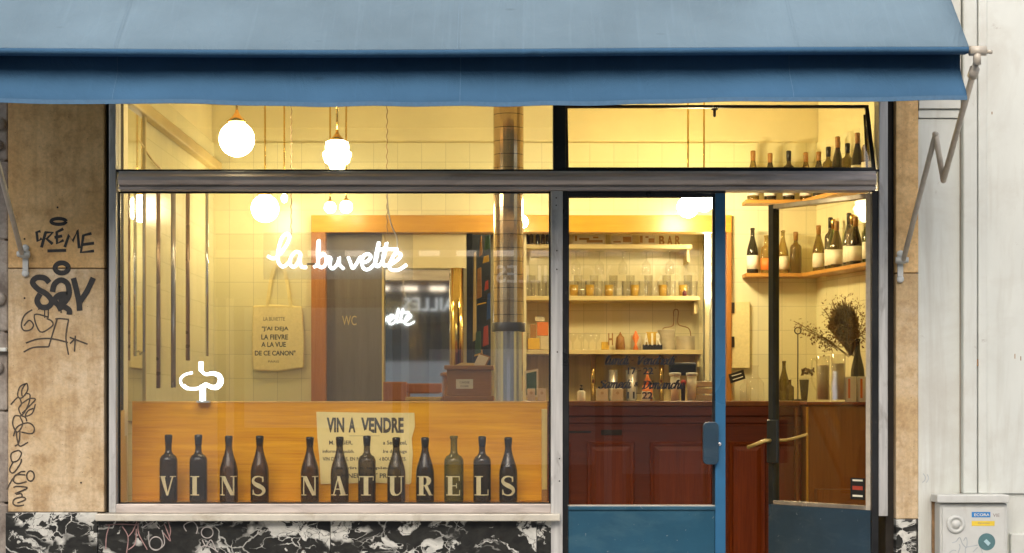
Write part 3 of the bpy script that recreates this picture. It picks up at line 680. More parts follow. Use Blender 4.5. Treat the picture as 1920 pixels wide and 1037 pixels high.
# cloth rolled over the front tube: overhangs the valance
rl = MB(); prof = [(PA - .020 + .014 * cos(a), zb - .002 + .0135 * sin(a)) for a in [radians(q) for q in range(110, 291, 18)]] + [(PA + .03, zb - .012), (PA + .07, zb - .003), (PA + .092, zb + .008)]
n = len(prof); vs = []; fs = []
for i in range(NX + 1):
    x = AX0 + (AX1 - AX0) * i / NX
    vs += [(x, y, z + sag(x)) for y, z in prof]
for i in range(NX):
    for j in range(n - 1): fs.append((i * n + j, (i + 1) * n + j, (i + 1) * n + j + 1, i * n + j + 1))
rl.add(vs, fs, True).build("rolled_edge", "valance_cloth", cno)  # darker cloth colour paints in the shaded underside
va = MB(); NX2, NZ = 150, 14; vs = []
HV = Z(94, PA) - Z(191, PA)
for t_ in (0, .003):
    for i in range(NX2 + 1):
        x = AX0 + (AX1 - .004 - AX0) * i / NX2
        low = .009 * math.exp(-((x + .75) / .9) ** 2) + .004 * sin(x * 1.7 + 1) + .0022 * sin(x * 6.1) + .0012 * sin(x * 17 + 2)
        for j in range(NZ + 1):
            v = j / NZ
            u_ = max(0, (v - .22) / .78); y = PA + .090 - .103 * (u_ * u_ * (3 - 2 * u_)) + v * (.013 * sin(x * 3.1 + 1.2 * v) + .008 * sin(x * 8 + 3 * v) + .0045 * sin(x * 19 - 4 * v)) + t_
            vs.append((x, y, zb + .008 + sag(x) - v * (HV + .008 + low)))
o2 = (NX2 + 1) * (NZ + 1); fs = []
for i in range(NX2):
    for j in range(NZ):
        a = i * (NZ + 1) + j; b_ = a + NZ + 1
        fs += [(a, a + 1, b_ + 1, b_), (a + o2, b_ + o2, b_ + 1 + o2, a + 1 + o2)]
    a = i * (NZ + 1) + NZ; fs.append((a, a + o2, a + NZ + 1 + o2, a + NZ + 1))
for e in (0, NX2):
    for j in range(NZ):
        a = e * (NZ + 1) + j; fs.append((a, a + o2, a + 1 + o2, a + 1))
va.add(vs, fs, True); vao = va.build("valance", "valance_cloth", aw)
hm = MB(); hm.add([(p[0], p[1] - .0022, p[2] + .017 * (1 - k_)) for p in [vs[i * (NZ + 1) + NZ] for i in range(NX2 + 1)] for k_ in (0, 1)], [(2 * i, 2 * i + 1, 2 * i + 3, 2 * i + 2) for i in range(NX2)], True)
hm.build("hem", "hem_cloth", vao)
sm_ = MB()
for px in (215, 857, 1490):
    i = min(range(NX2 + 1), key=lambda q: abs(vs[q * (NZ + 1)][0] - X(px, PA)))
    sm_ = MB(); sm_.add([(vs[i * (NZ + 1) + j][0] + e, vs[i * (NZ + 1) + j][1] - .003, vs[i * (NZ + 1) + j][2]) for j in range(NZ + 1) for e in (0, .003)], [(2 * j, 2 * j + 1, 2 * j + 3, 2 * j + 2) for j in range(NZ)], True)
    sm_.build("seam", "hem_cloth", vao)
sm_ = MB()
for px in (215, 857, 1490):
    x = X(px, PA); sm_ = MB()
    for e in (0, .012):
        ln = [(x + e + k_ * .0022, PA - .030 + v * 1.05, zb + .0118 + v * .98 + sag(x) * (1 - v) - .02 * sin(pi * v) + .003 * sin(x * 5 + 2 * v) * (1 - abs(2 * v - 1))) for v in [j / 14 for j in range(15)] for k_ in (0, 1)]
        sm_.add(ln, [(2 * j, 2 * j + 1, 2 * j + 3, 2 * j + 2) for j in range(14)])
    sm_.build("seam", "seam_cloth", cno)
MB().tube([(AX0, PA + .012, zb + .002), (AX1 + .038, PA + .012, zb + .002)], .014, 14).build("front_bar", "cream_metal", aw)
def arm(sgn, px0, tips):
    ar = MB(); p0, p1, p2, p3 = tips
    ar.tube([p0, p1], .0115, 10); ar.tube([p1, p2], .0125, 10); ar.tube([p2, p3], .0125, 10)
    for p in (p1, p2): ar.sphere(p, .0135, 12, 8)
    o = ar.build("arm", "cream_metal", aw)
    kn = MB(); kn.tube([p3 - Vector((0, 0, .02)), p3 + Vector((0, 0, .035))], .016, 12); kn.tube([p3 - (p3 - p2).normalized() * .09, p3 - (p3 - p2).normalized() * .05], .021, 12)
    kn.tube([p3 + Vector((-.03, 0, .035)), p3 + Vector((.035, 0, .035))], .02, 12); kn.tube([p3 + Vector((.035, 0, .033)), p3 + Vector((.06, 0, .03))], .008, 8)
    kn.build("knuckle", "cream_metal", o)
    br = MB(); c = Vector((p0.x + sgn * -.005, -.012, p0.z)); 
    br.box(c.x - .012, c.x + .012, -.014, .0, c.z - .085, c.z + .03); br.tube([c + Vector((-.028, -.03, 0)), c + Vector((.028, -.03, 0))], .013, 10); br.box(c.x - .02, c.x + .02, -.04, -.012, c.z - .015, c.z + .015)
    for dz in (.03, -.085): br.join(MB().lathe([(.016, 0), (.016, .01), (.006, .012)], (0, 0, 0), 12).xf(lambda p: (c.x + p.x, -.004 - p.z, c.z + dz + p.y)))
    br.build("bracket", "white_enamel", o)
arm(1, 1690, (W(1694, 487, -.05), W(1754, 252, -.50), W(1769, 338, -.42), W(1832, 112, PA)))
lp = [W(1694, 487, -.05), W(1754, 252, -.50), W(1769, 338, -.42), W(1832, 112, PA)]
dx = X(42, -.05)
arm(-1, 45, (W(41, 476, -.05), W(-28, 215, -.50), W(-42, 300, -.42), Vector((dx - .06, PA, zb - .05))))

# ================================================================== NEIGHBOURS
nb = thing("stone_building", "weathered grey stone house corner left of the bar's limestone pier", "building", (-4, .1, 0))
rng = random.Random(3); zz = 0.0
m = MB()
while zz < TOP - .3:
    h = rng.choice((.31, .36, .42)); m.box(-7, X(13.5, 0) - rng.random() * .008, .02 + rng.random() * .01, .4, zz + .004, zz + h - .004); zz += h
m.box(-7, X(13.5, 0) - .02, .035, .4, 0, TOP)
m.build("wall", "rough_stone", nb, .008)
for px, py, r in ((5, 230, .03), (3, 270, .022), (6, 560, .03), (2, 690, .03)): MB().sphere((X(px, 0) - .02, .02, Z(py, 0)), r, 10, 6).build("stone_lump", "rough_stone", nb)
m = MB(); m.box(X(-15, 0), X(14, 0) - .002, -.012, .03, Z(659, 0), Z(652, 0)); m.build("ledge", "white_paint", nb, .003)

wb = thing("white_building", "white painted house front with flat trim strips right of the bar", "building", (3.5, .1, 0))
xw = X(1722, 0) + .001
m = MB(); m.box(xw, X(1801, 0), .012, .3, 0, Z(222, 0)); m.box(xw, X(1801, 0), .004, .3, Z(221, 0), Z(205, 0)); m.box(xw, X(1801, 0), -.008, .3, Z(204, 0), TOP)
m.build("pilaster", "white_paint", wb, .003)
MB().box(X(1801, 0), X(1803, 0), .02, .3, Z(925, 0), TOP).build("joint", "trim_dirt", wb)
MB().box(X(1803, 0), X(1829, 0), -.03, .3, Z(925, 0), TOP).build("trim_strip", "white_paint", wb, .006)
MB().box(X(1829.3, 0), X(1832.5, 0), .0, .3, Z(925, 0), TOP).build("joint", "trim_grey", wb)  # grey joint between the two strips
MB().box(X(1833, 0), X(1850, 0), -.012, .3, Z(925, 0), TOP).build("trim_strip", "white_paint", wb, .004)
MB().box(X(1850, 0), 6.5, .0, .3, Z(925, 0), TOP).build("wall", "white_paint", wb)
MB().box(xw, 6.5, .013, .3, 0, Z(925, 0) - .001).build("wall", "white_paint", wb)
m = MB(); m.box(X(1893, 0), X(1980, 0), -.02, .02, 0, Z(1000, 0)); m.build("base_block", "white_paint", wb, .006)
for px, py, w_, h_ in ((1903, 668, 1.6, 9), (1914, 672, 1.6, 8), (1860, 212, 2, 5), (1833, 680, 3, 13)): MB().pbox(px - w_ / 2, px + w_ / 2, py - h_ / 2, py + h_ / 2, -.0125 if px < 1850 else -.0005, .002).build("chip", "rust_stain", wb)
q = MB(); scrawl(q, [[(0, 0), (5, 8), (4, 16), (-2, 22)], [(10, 2), (13, 12), (8, 22)]], 1731, 888, 1.3, .0115, 1.6 / k); q.build("scratch", "grey_scrawl", wb)

mb = thing("meter_box", "white utility meter cabinet with stickers fixed low on the white wall", "meter box", (X(1825, 0), -.05, .2))
MB().pbox(1762, 1889, 944, 1300, -.10, .0).build("body", "white_enamel", mb, .006)
MB().pbox(1757, 1893, 928, 943, -.125, .0).build("lid", "cream_metal" if False else "white_enamel", mb, .005)
MB().pbox(1767, 1884, 952, 1290, -.107, -.1).build("door", "white_enamel", mb, .003)
m = MB(); m.lathe([(.042, 0), (.042, .004), (.034, .008), (.026, .008), (.026, .003), (.018, .003), (.016, .012), (.0, .012)], (0, 0, 0), 24).xf(lambda p: (X(1792, -.107) + p.x, -.107 - p.z, Z(983, -.107) + p.y)); m.build("lock", "white_enamel", mb)
MB().pbox(1822, 1857, 960, 970, -.1078, -.107).build("sticker", "sticker_blue", mb)
q = MB(); text(q, "ECORA", X(1840, -.1), Z(965, -.1), .068, .012, -.1085, .01); q.build("sticker_text", "label_white", mb)
q = MB(); text(q, "VIE", X(1867, -.1), Z(966, -.1), .03, .015, -.1075, .02); q.build("sticker_text", "sticker_grey", mb)
MB().pbox(1822, 1865, 977, 986, -.1078, -.107).build("sticker", "sticker_yellow", mb)
q = MB(); text(q, "Pyrenees", X(1844, -.1), Z(981, -.1), .05, .009, -.1085); q.build("sticker_text", "sticker_grey", mb)
m = MB(); m.lathe([(.0385, 0), (.0385, .0008)], (0, 0, 0), 28, False).xf(lambda p: (X(1850, -.107) + p.x, -.107 - p.z, Z(1016, -.107) + p.y)); m.build("sticker", "sticker_teal", mb)
m = MB(); c = (X(1851, -.107), Z(1017, -.107)); m.prism([(c[0] - .016, c[1] + .004), (c[0] - .004, c[1] + .015), (c[0] + .015, c[1] - .003), (c[0] + .004, c[1] - .016)], -.1086, -.1078); m.build("sticker", "sticker_pale", mb)
q = MB(); scrawl(q, [[(370, 880), (430, 860), (485, 800), (530, 900), (590, 960)], [(590, 960), (600, 860), (580, 800), (545, 850)], [(590, 945), (660, 935), (760, 915)], [(330, 1030), (380, 995), (430, 1000)], [(460, 1037), (490, 950), (480, 900)], [(690, 1020), (760, 950)], [(570, 1037), (575, 950)], [(810, 960), (835, 1037)]], 1740, 910, 8.167, -.1076, 1.7 / k); q.build("scrawl", "grey_scrawl", mb)
m = MB(); m.pbox(1748, 1756, 927, 1100, -.004, .02); m.build("stain", "rust_stain", wb)

# street front across the road: only met in reflections
ob = thing("butcher_building", "pale street front with a dark butcher shop, seen mirrored in the glass", "building", (0, -11, 0))
MB().box(-12, 12, -11.4, -11.0, 3.0, 6.0).build("wall", "pale_render", ob)
MB().box(-12, -3.2, -11.4, -11.0, 0, 3.0).build("wall", "pale_render", ob)
MB().box(4.2, 12, -11.4, -11.0, 0, 3.0).build("wall", "pale_render", ob)
MB().box(-3.2, 4.2, -11.4, -11.05, 0, 2.3).build("shopfront", "shop_dark", ob)
MB().box(-3.2, 4.2, -11.3, -10.92, 2.3, 3.0).build("fascia", "shop_dark", ob)
q = MB(); text(q, "VOLAILLES", .45, 2.56, 1.25, .19, -10.91, .01, -1); q.build("lettering", "sign_glow", ob); q = MB(); text(q, "BOUCHERIE", 2.05, 2.56, 1.35, .19, -10.91, .01, -1); q.build("lettering", "sign_glow", ob)  # faint glow added so the letters stay bright in reflections
for i in range(4):
    x = -8.6 + i * 5.0
    wn_ = MB().box(x, x + 1.2, -11.02, -10.98, 3.6, 5.4).build("window", "shop_dark", ob)
    f_ = MB()
    for a, b_ in ((x - .1, x), (x + 1.2, x + 1.3)): f_.box(a, b_, -11.03, -10.95, 3.5, 5.5)
    f_.box(x + .56, x + .64, -11.0, -10.97, 3.6, 5.4); f_.build("window_frame", "white_enamel", wn_)
for x in (-3.1, -1.2, 1.0, 2.7, 3.7): MB().box(x, x + .08, -11.045, -10.985, 0, 2.3).build("shopfront_post", "pale_render", ob)

lsr = thing("light_string", "row of small warm bulbs along the butcher shop's fascia, seen only in the mirror", "light string", (0, -10.9, 2.75))
for i in range(16):
    x = -2.6 + i * .4; MB().tube([(x, -10.88, 2.78), (x + .22, -10.88, 2.78)], .03, 8).build("bulb", "bulb_glow", lsr)
MB().box(-3.2, 4.2, -10.915, -10.90, 2.74, 2.82).build("rail", "white_enamel", lsr)
MB().box(-2.9, -1.3, -11.06, -10.98, .9, 2.2).build("display_window", "sticker_pale", ob); MB().box(1.2, 2.6, -11.06, -10.98, .4, 2.2).build("display_window", "sticker_pale", ob)
MB().box(-.9, .9, -11.06, -10.99, .5, 1.75).build("display_window", "pale_render", ob)
# ================================================================== WINDOW DISPLAY
PD = .30
def tilt(p):                                   # the display back leans away from the glass: foot at .24 m, head at .44 m
    px = 960 + p.x * F / (CD + p.y); py = 750 - (p.z - CZ) * F / (CD + p.y)
    return W(px, py, .44 - (py - 755) / 190 * .20 + (p.y - PD))
ds = thing("display_case", "honey coloured wooden display back behind the row of lettered bottles", "display case", (X(625, PD), PD, Z(944, .06)))
zf = Z(944.8, .06)
MB().box(X(219, 0) + .002, X(1031, 0), .07, .28, zf - .03, zf).build("base_board", "panel_wood", ds, .002)
MB().box(X(221, 0), X(1029, 0), PD, PD + .02, zf, Z(755, PD)).xf(tilt).build("back_board", "panel_wood", ds, .002)
MB().box(X(221, 0), X(1029, 0), PD - .004, PD + .028, Z(755, PD), Z(752.5, PD)).xf(tilt).build("top_rail", "frame_wood", ds, .001)
m = MB(); a = X(233, PD); b_ = X(219, .09)
m.add([(a, PD - .001, zf), (b_, .09, zf), (b_ + .012, .09, zf), (a + .012, PD - .001, zf), (a, PD - .001, Z(766, PD)), (b_, .09, Z(945, .09) + .42), (b_ + .012, .09, Z(945, .09) + .42), (a + .012, PD - .001, Z(766, PD))], [(0, 1, 2, 3), (4, 7, 6, 5), (0, 4, 5, 1), (1, 5, 6, 2), (2, 6, 7, 3), (3, 7, 4, 0)])
m.xf(lambda p: tilt(p) if p.y > .2 else p).build("side_board", "edge_wood", ds)  # light on the board's edge put into a pale wood colour
MB().box(X(1016, .2), X(1026, .2), .2, .285, Z(918, .2), Z(767, .2)).build("side_board", "edge_wood", ds, .002)  # lit stretch of the edge painted as paler wood than below
MB().box(X(1016, .2), X(1026, .2), .2, .285, zf, Z(918.5, .2)).build("side_board", "box_wood", ds, .002)

# poster
po = thing("poster", "yellowed old paper poster headed VIN A VENDRE hung behind the bottles", "poster", (X(685, PD), PD - .01, Z(905, PD)))
d = PD - .006; kp = (CD + d) / F
out = [(593, 772), (684, 774), (777, 774), (778, 800), (772, 822), (774, 850), (771, 905), (768, 908), (700, 905), (601, 908), (599, 860), (595, 820)]
m = MB(); m.prism([(X(a, d), Z(b_, d)) for a, b_ in reversed(out)], d, d + .0015); m.xf(tilt).build("sheet", "paper", po)
q = MB(); d2 = d - .0004
text(q, "VIN", X(629, d), Z(797, d), 33 * kp, 28 * kp, d2, .045); text(q, "A", X(660, d), Z(797, d), 13 * kp, 28 * kp, d2, .045); text(q, "VENDRE", X(717, d), Z(797.5, d), 80 * kp, 29 * kp, d2, .045); q.xf(tilt).build("lettering", "faded_ink", po)
q = MB()
for s_, a, b_, y_, h_ in (("M. LEGER, proprietaire a Sermizel,", 617, 763, 831, 10), ("informe le public qu'il veut vendre du rouge", 605, 763, 847, 8.5), ("VIN DE PAYS, EN FUTS OU EN BOUTEILLES.", 605, 762, 861, 8), ("du vin a la piece", 625, 742, 878, 7), ("MINEURS ET PRIX", 640, 738, 892, 9), ):
    text(q, s_, X((a + b_) / 2, d), Z(y_, d), (b_ - a) * kp, h_ * kp, d2, .026)
q.box(X(655, d), X(712, d), d2 - .0001, d2, Z(817.6, d), Z(817, d))
q.xf(tilt).build("lettering", "faded_ink", po)

# serif letters, unit height
def qd(*p): return list(p)
def rc(a, b_, c, d_): return [(a, b_), (c, b_), (c, d_), (a, d_)]
GLY = {
 'V': [qd((.03, 1), (.27, 1), (.47, 0), (.37, 0)), qd((.39, 0), (.46, 0), (.72, 1), (.65, 1)), rc(-.04, .955, .34, 1), rc(.55, .955, .82, 1)],
 'I': [rc(.15, 0, .39, 1), rc(.03, .95, .51, 1), rc(.03, 0, .51, .05)],
 'N': [rc(.09, 0, .15, 1), qd((.05, 1), (.28, 1), (.74, 0), (.56, 0)), rc(.66, 0, .73, 1), rc(-.02, 0, .26, .045), rc(.55, .955, .84, 1), rc(-.02, .955, .2, 1)],
 'A': [qd((.07, 0), (.14, 0), (.40, 1), (.34, 1)), qd((.30, 1), (.44, 1), (.74, 0), (.50, 0)), rc(.17, .30, .56, .35), rc(-.03, 0, .25, .045), rc(.42, 0, .83, .045)],
 'T': [rc(.26, 0, .5, 1), rc(.0, .94, .76, 1), rc(0, .76, .04, .94), rc(.72, .76, .76, .94), rc(.13, 0, .63, .045)],
 'U': [rc(.09, .24, .32, 1), rc(.64, .22, .70, 1), qd((.09, .24), (.15, .07), (.24, .0), (.38, -.02), (.52, .01), (.64, .1), (.70, .22), (.64, .22), (.55, .09), (.43, .055), (.35, .12), (.32, .24)), rc(-.02, .955, .42, 1), rc(.54, .955, .8, 1)],
 'R': [rc(.10, 0, .33, 1), qd((.33, 1), (.55, .99), (.7, .88), (.72, .74), (.66, .58), (.5, .5), (.33, .48), (.33, .53), (.44, .56), (.49, .66), (.49, .84), (.44, .93), (.33, .95)), qd((.37, .49), (.54, .5), (.74, .05), (.84, .0), (.62, 0)), rc(0, 0, .43, .045), rc(0, .955, .34, 1)],
 'E': [rc(.10, 0, .33, 1), rc(0, .95, .7, 1), rc(.66, .75, .7, .95), rc(.33, .48, .54, .53), rc(.52, .38, .56, .63), rc(0, 0, .72, .05), rc(.68, .05, .72, .27)],
 'L': [rc(.10, 0, .33, 1), rc(0, .955, .44, 1), rc(0, 0, .72, .05), rc(.68, .05, .72, .3)],
 'S': None}
def letter(m, ch, cx, cy, cz, r, h, wid):          # letter wrapped round a bottle of radius r, facing the street
    import bmesh
    if ch == 'S':
        pts = smooth([(.62, .76), (.58, .92), (.40, .985), (.20, .93), (.10, .78), (.18, .62), (.40, .50), (.60, .37), (.66, .20), (.54, .05), (.36, .015), (.18, .07), (.10, .24)], 5)
        wds = [.045 + .17 * max(0, 1 - abs(i / (len(pts) - 1) - .5) * 3.1) + .02 for i in range(len(pts))]
        polys = []
        for i in range(len(pts) - 1):
            def off(j):
                a = pts[max(j - 1, 0)]; b2 = pts[min(j + 1, len(pts) - 1)]; L = math.hypot(b2[0] - a[0], b2[1] - a[1]); return (-(b2[1] - a[1]) / L * wds[j] / 2, (b2[0] - a[0]) / L * wds[j] / 2)
            o1, o2_ = off(i), off(i + 1)
            polys.append([(pts[i][0] + o1[0], pts[i][1] + o1[1]), (pts[i][0] - o1[0], pts[i][1] - o1[1]), (pts[i + 1][0] - o2_[0], pts[i + 1][1] - o2_[1]), (pts[i + 1][0] + o2_[0], pts[i + 1][1] + o2_[1])])
        polys += [rc(.58, .70, .64, .97), rc(.08, .03, .13, .30)]
    else: polys = GLY[ch]
    for n_, pl in enumerate(polys):
        bm = bmesh.new(); bm.faces.new([bm.verts.new((p[0], 0, p[1])) for p in pl])
        for kx in range(1, 10):
            bmesh.ops.bisect_plane(bm, geom=bm.verts[:] + bm.edges[:] + bm.faces[:], plane_co=(kx * .085, 0, 0), plane_no=(1, 0, 0))
        bm.verts.index_update(); w0 = .39
        vs_ = []
        for v in bm.verts:
            x = (v.co.x - w0) * wid; rr_ = r + .0006 + n_ * .00004
            vs_.append((cx + x, cy - math.sqrt(max(1e-6, rr_ ** 2 - x * x)), cz + v.co.z * h))
        m.add(vs_, [tuple(v.index for v in f.verts) for f in bm.faces]); bm.free()
def bordeaux(h=.305, r=.041):
    return [(r * .8, 0), (r * .97, .004), (r, .012), (r, h * .60), (r * .97, h * .645), (r * .80, h * .69), (r * .52, h * .715), (r * .38, h * .75), (r * .355, h * .80), (r * .35, h * .955), (r * .42, h * .957), (r * .42, h * .985), (r * .36, h), (r * .25, h)]
def burgundy(h=.305, r=.042):
    return [(r * .8, 0), (r * .97, .004), (r, .012), (r, h * .44), (r * .97, h * .50), (r * .86, h * .57), (r * .68, h * .65), (r * .50, h * .73), (r * .39, h * .80), (r * .36, h * .85), (r * .345, h * .955), (r * .42, h * .957), (r * .42, h * .985), (r * .35, h), (r * .25, h)]
BD = .165
row = [("V", 316, 815, 'B', 'black_glass', "tall dark wine bottle lettered V, first in the window row"), ("I", 372, 815, 'B', 'black_glass', "square shouldered dark wine bottle lettered I, between V and N"),
 ("N", 429, 817, 'G', 'brown_glass', "slope shouldered brown bottle with gold N ending the left group beside the S bottle"), ("S", 487, 817, 'G', 'brown_glass', "brown wine bottle with gold S just left of the gap in the row"),
 ("N", 581, 819, 'G', 'brown_glass', "brown wine bottle with gold N just right of the gap in the row"), ("A", 637, 819, 'G', 'brown_glass', "brown bottle with gold A standing before the poster's left half"),
 ("T", 688, 817, 'B', 'brown_glass', "straight brown bottle with gold T standing before the poster's middle"), ("U", 743, 820, 'G', 'brown_glass', "brown bottle with gold U standing before the poster's right side"),
 ("R", 797, 820, 'G', 'black_glass', "dark slope shouldered bottle with gold R just right of the poster"), ("E", 851, 817, 'B', 'green_glass', "olive green wine bottle with gold E, the only green one in the row"),
 ("L", 904, 818, 'B', 'black_glass', "dark square shouldered bottle with gold L beside the green one"), ("S", 953, 820, 'G', 'black_glass', "dark wine bottle with gold S, last at the door end of the row")]
for ch, px, top, kind, mat_, lab in row:
    x = X(px, BD); h = Z(top, BD) - zf
    t_ = thing("wine_bottle", lab, "bottle", (x, BD, zf), "lettered bottles in the window")
    pr = bordeaux(h, .0415 if ch != 'E' else .0455) if kind == 'B' else burgundy(h, .0425)
    bo = MB().lathe(pr, (x, BD, zf), 28).build("glass", mat_, t_)
    rb = .0415 if kind == 'B' and ch != 'E' else (.0455 if ch == 'E' else .0425)
    lt_ = MB(); letter(lt_, ch, x, BD, Z(929, BD - .04), rb, 36 * (CD + BD) / F, 29 * (CD + BD) / F / .8)
    lt_.build("letter", "gold_letter", t_)
    if ch in "VISTL" or kind == 'G':
        MB().lathe([(rb * .37, h * .845), (rb * .44, h * .955), (rb * .44, h * .99), (rb * .30, h + .001)], (x, BD, zf), 18).build("capsule", "capsule_black" if ch in "ITLR" else "brown_glass", t_)

# neon sign on a clear plate, hung on two wires
ND = .13
ns = thing("neon_sign", "glowing white neon handwriting reading la buvette on a clear plate in the window", "neon sign", (X(630, ND), ND, Z(525, ND)))
strokes = [[(75, 385), (150, 415), (235, 345), (310, 235), (338, 150), (300, 118), (240, 180), (200, 330), (202, 450), (255, 514), (320, 470), (345, 440)],
 [(470, 350), (410, 335), (355, 400), (345, 480), (390, 515), (445, 450), (472, 345), (462, 450), (485, 515), (545, 520)],
 [(625, 518), (672, 480), (688, 330), (688, 190), (676, 300), (678, 430), (690, 505), (735, 520), (775, 470), (775, 400), (740, 355), (700, 400)],
 [(775, 410), (830, 405), (820, 500), (860, 535), (915, 470), (935, 400), (935, 480), (990, 540)],
 [(1040, 395), (1062, 445), (1095, 530), (1145, 470), (1185, 400), (1205, 420)],
 [(1195, 465), (1265, 450), (1312, 400), (1290, 362), (1235, 375), (1205, 450), (1222, 525), (1270, 548), (1335, 505), (1375, 430), (1412, 215), (1378, 350), (1368, 460), (1392, 512), (1440, 470)],
 [(1440, 470), (1475, 380), (1505, 220), (1470, 350), (1458, 450), (1480, 512)], [(1385, 312), (1500, 300), (1640, 306)],
 [(1480, 500), (1560, 480), (1650, 415), (1672, 365), (1615, 348), (1565, 420), (1535, 500), (1560, 548), (1650, 548), (1745, 488)]]
m = MB()
for i, s_ in enumerate(strokes):
    m.tube([W(490 + a / 6.4, 420 + b_ / 6.4, ND - .003 * (i % 2)) for a, b_ in smooth(s_, 5)], .0066, 8)
m.build("neon_tube", "neon_glow", ns)
MB().pbox(494, 774, 436, 524, ND + .022, ND + .028).build("plate", "acrylic", ns, .001)
m = MB()
for px in (545, 725):
    pts = []
    for i in range(120):
        f_ = i / 119; z = CEIL - .02 - f_ * (CEIL - .02 - Z(440, ND)); pts.append((X(px, ND) + .003 * sin(i * 1.3), ND + .024 + .003 * cos(i * 1.3), z))
    m.tube(pts, .0022, 6)
m.build("hanging_wire", "copper", ns)
m = MB(); m.tube([W(a, b_, ND + .01) for a, b_ in smooth([(726, 360), (728, 395), (735, 425), (744, 445), (745, 465)], 6)], .0028, 6); m.build("power_cord", "label_white", ns)
m = MB(); m.tube([W(576, 495, ND), W(591, 495, ND)], .004); m.build("tube_end", "iron", ns)

nf = thing("neon_figure", "small blown out white neon shape of a loop pierced by an upright bar", "neon sign", W(379, 753, .40))
m = MB(); d = .40
m.tube([W(a, b_, d) for a, b_ in smooth([(352, 730), (341, 722), (339, 710), (348, 702), (361, 699)], 6)], .0058, 8)
m.tube([W(a, b_, d) for a, b_ in smooth([(377, 695), (386, 702), (398, 700), (410, 704), (414, 714), (408, 725), (397, 726), (385, 721), (376, 727), (364, 729), (352, 728), (344, 722)], 6)], [.007 + .007 * max(0, 1 - abs(i - 26) / 20) for i in range(67)], 8)
m.tube([W(377, 678, d), W(377, 696, d)], .0105, 10); m.tube([W(380, 722, d), W(380, 752, d)], .0145, 10)
m.build("neon_tube", "neon_glow", nf)
MB().pbox(368, 392, 751, 755, d - .012, d + .03).build("stand", "white_enamel", nf)

# ================================================================== LAMPS
def lamp(px, py, rpx, d, lab, shape='globe', mat_="globe_glow", rod=True):
    c = W(px, py, d); r = rpx * (CD + d) / F
    t_ = thing("pendant_lamp", lab, "lamp", (c.x, c.y, c.z - r), "white glass pendant lamps")
    g_ = MB()
    if shape == 'globe': g_.sphere(c, r, 28, 18)
    elif shape == 'star': g_.lathe([(.001, -1.3), (.25, -1.18), (.5, -.95), (.55, -.72), (.85, -.52), (.9, -.3), (1.0, -.05), (.98, .12), (.8, .28), (.82, .55), (.78, .85), (.5, .98), (.3, 1.0)], (0, 0, 0), 20).xf(lambda p: c + p * r)
    else: g_.lathe([(.001, -1.3), (.5, -1.15), (.8, -.6), (.85, 0), (.65, .6), (.35, 1.1), (.2, 1.2)], (0, 0, 0), 18).xf(lambda p: c + p * r)
    g_.build("globe", mat_, t_)
    k_ = r / .09
    MB().lathe([(.046 * k_, 0), (.05 * k_, .008 * k_), (.026 * k_, .03 * k_), (.012 * k_, .05 * k_), (.006, .07 * k_)], (c.x, c.y, c.z + r * .93), 18).build("cap", "brass", t_)
    MB().tube([(c.x, c.y, c.z + r), (c.x, c.y, CEIL - .02)], .0055, 8).build("rod", "brass", t_)
    MB().lathe([(.04, 0), (.02, -.03)], (c.x, c.y, CEIL - .001), 14).build("ceiling_rose", "brass", t_)
lamp(444, 261, 33, .17, "large round white globe lamp, nearest to the window's upper left")
lamp(632, 290, 27, .19, "stepped white glass lantern lamp above the neon sign", 'star')
lamp(497, 391, 26, 2.5, "round white globe lamp hanging lower, left of the neon lettering", 'globe', "mid_glow")
lamp(533, 371, 7, 2.75, "tiny drop shaped white lamp right beside the lower globe", 'drop', "small_glow")
lamp(619, 389, 11, 2.72, "small white reflected spot of the close pair, built as a globe, the left one over the neon sign", 'globe', "small_glow")  # reflected spot, built as a glowing globe
lamp(649, 388, 12, 2.62, "small white reflected spot of the close pair, built as a globe, the right one over the neon sign", 'globe', "small_glow")  # its twin, likewise a reflected spot built as a globe
lamp(1290, 388, 20, 2.4, "white globe lamp seen through the shut door, lower of two", 'globe', "door_glow")
lamp(1320, 379, 18, 2.2, "white globe lamp partly behind the blue door stile", 'globe', "door_glow")
lamp(977, 416, 13, 2.5, "small white globe lamp half hidden by the mirrored column", 'globe', "door_glow")

# ================================================================== LEFT SIDE OF THE ROOM
mi = thing("wall_mirror", "narrow upright mirror at the window's left edge by the steel jamb", "mirror", (XL + .02, .5, 1.2))
MB().box(XL + .002, XL + .022, .42, .80, 1.1, 2.66).build("glass", "mirror", mi)
MB().box(XL + .0, XL + .03, .80, .82, 1.08, 2.68).build("frame", "moulding_paint", mi)
tubes = [(268, 385, 660, .80, .010, "cream_metal", "cream hanging tube nearest the window's left mirror"), (297, 297, 728, .75, .0105, "copper", "long dark copper tube, left one of the longest pair"), (325, 340, 727, .78, .0125, "dull_chrome", "long grey chrome tube, right one of the longest pair"),
         (352, 340, 676, 1.15, .011, "copper", "shorter copper tube hanging right of the long chrome tube"), (388, 345, 668, 1.5, .009, "chrome", "thin bright chrome tube farthest right of the hanging tubes")]
rail = MB(); rail.tube([W(262, 333, .76), W(300, 333, .76), W(330, 333, .8), W(352, 333, 1.15), W(388, 333, 1.5)], .012, 10); rail.tube([W(262, 333, .76), Vector((XL + .0, .76, W(262, 333, .76).z))], .012, 10)
one(rail, "hanging_rail", "dull_chrome", "steel rail fixed to the left wall behind the window's steel crossbar", "rail")
for px, a, b_, d, r, mt, lab in tubes:
    m = MB(); m.tube([W(px, 333, d), W(px, b_, d)], r, 14)
    one(m, "hanging_tube", mt, lab, "tube", "metal tubes hanging by the left wall")

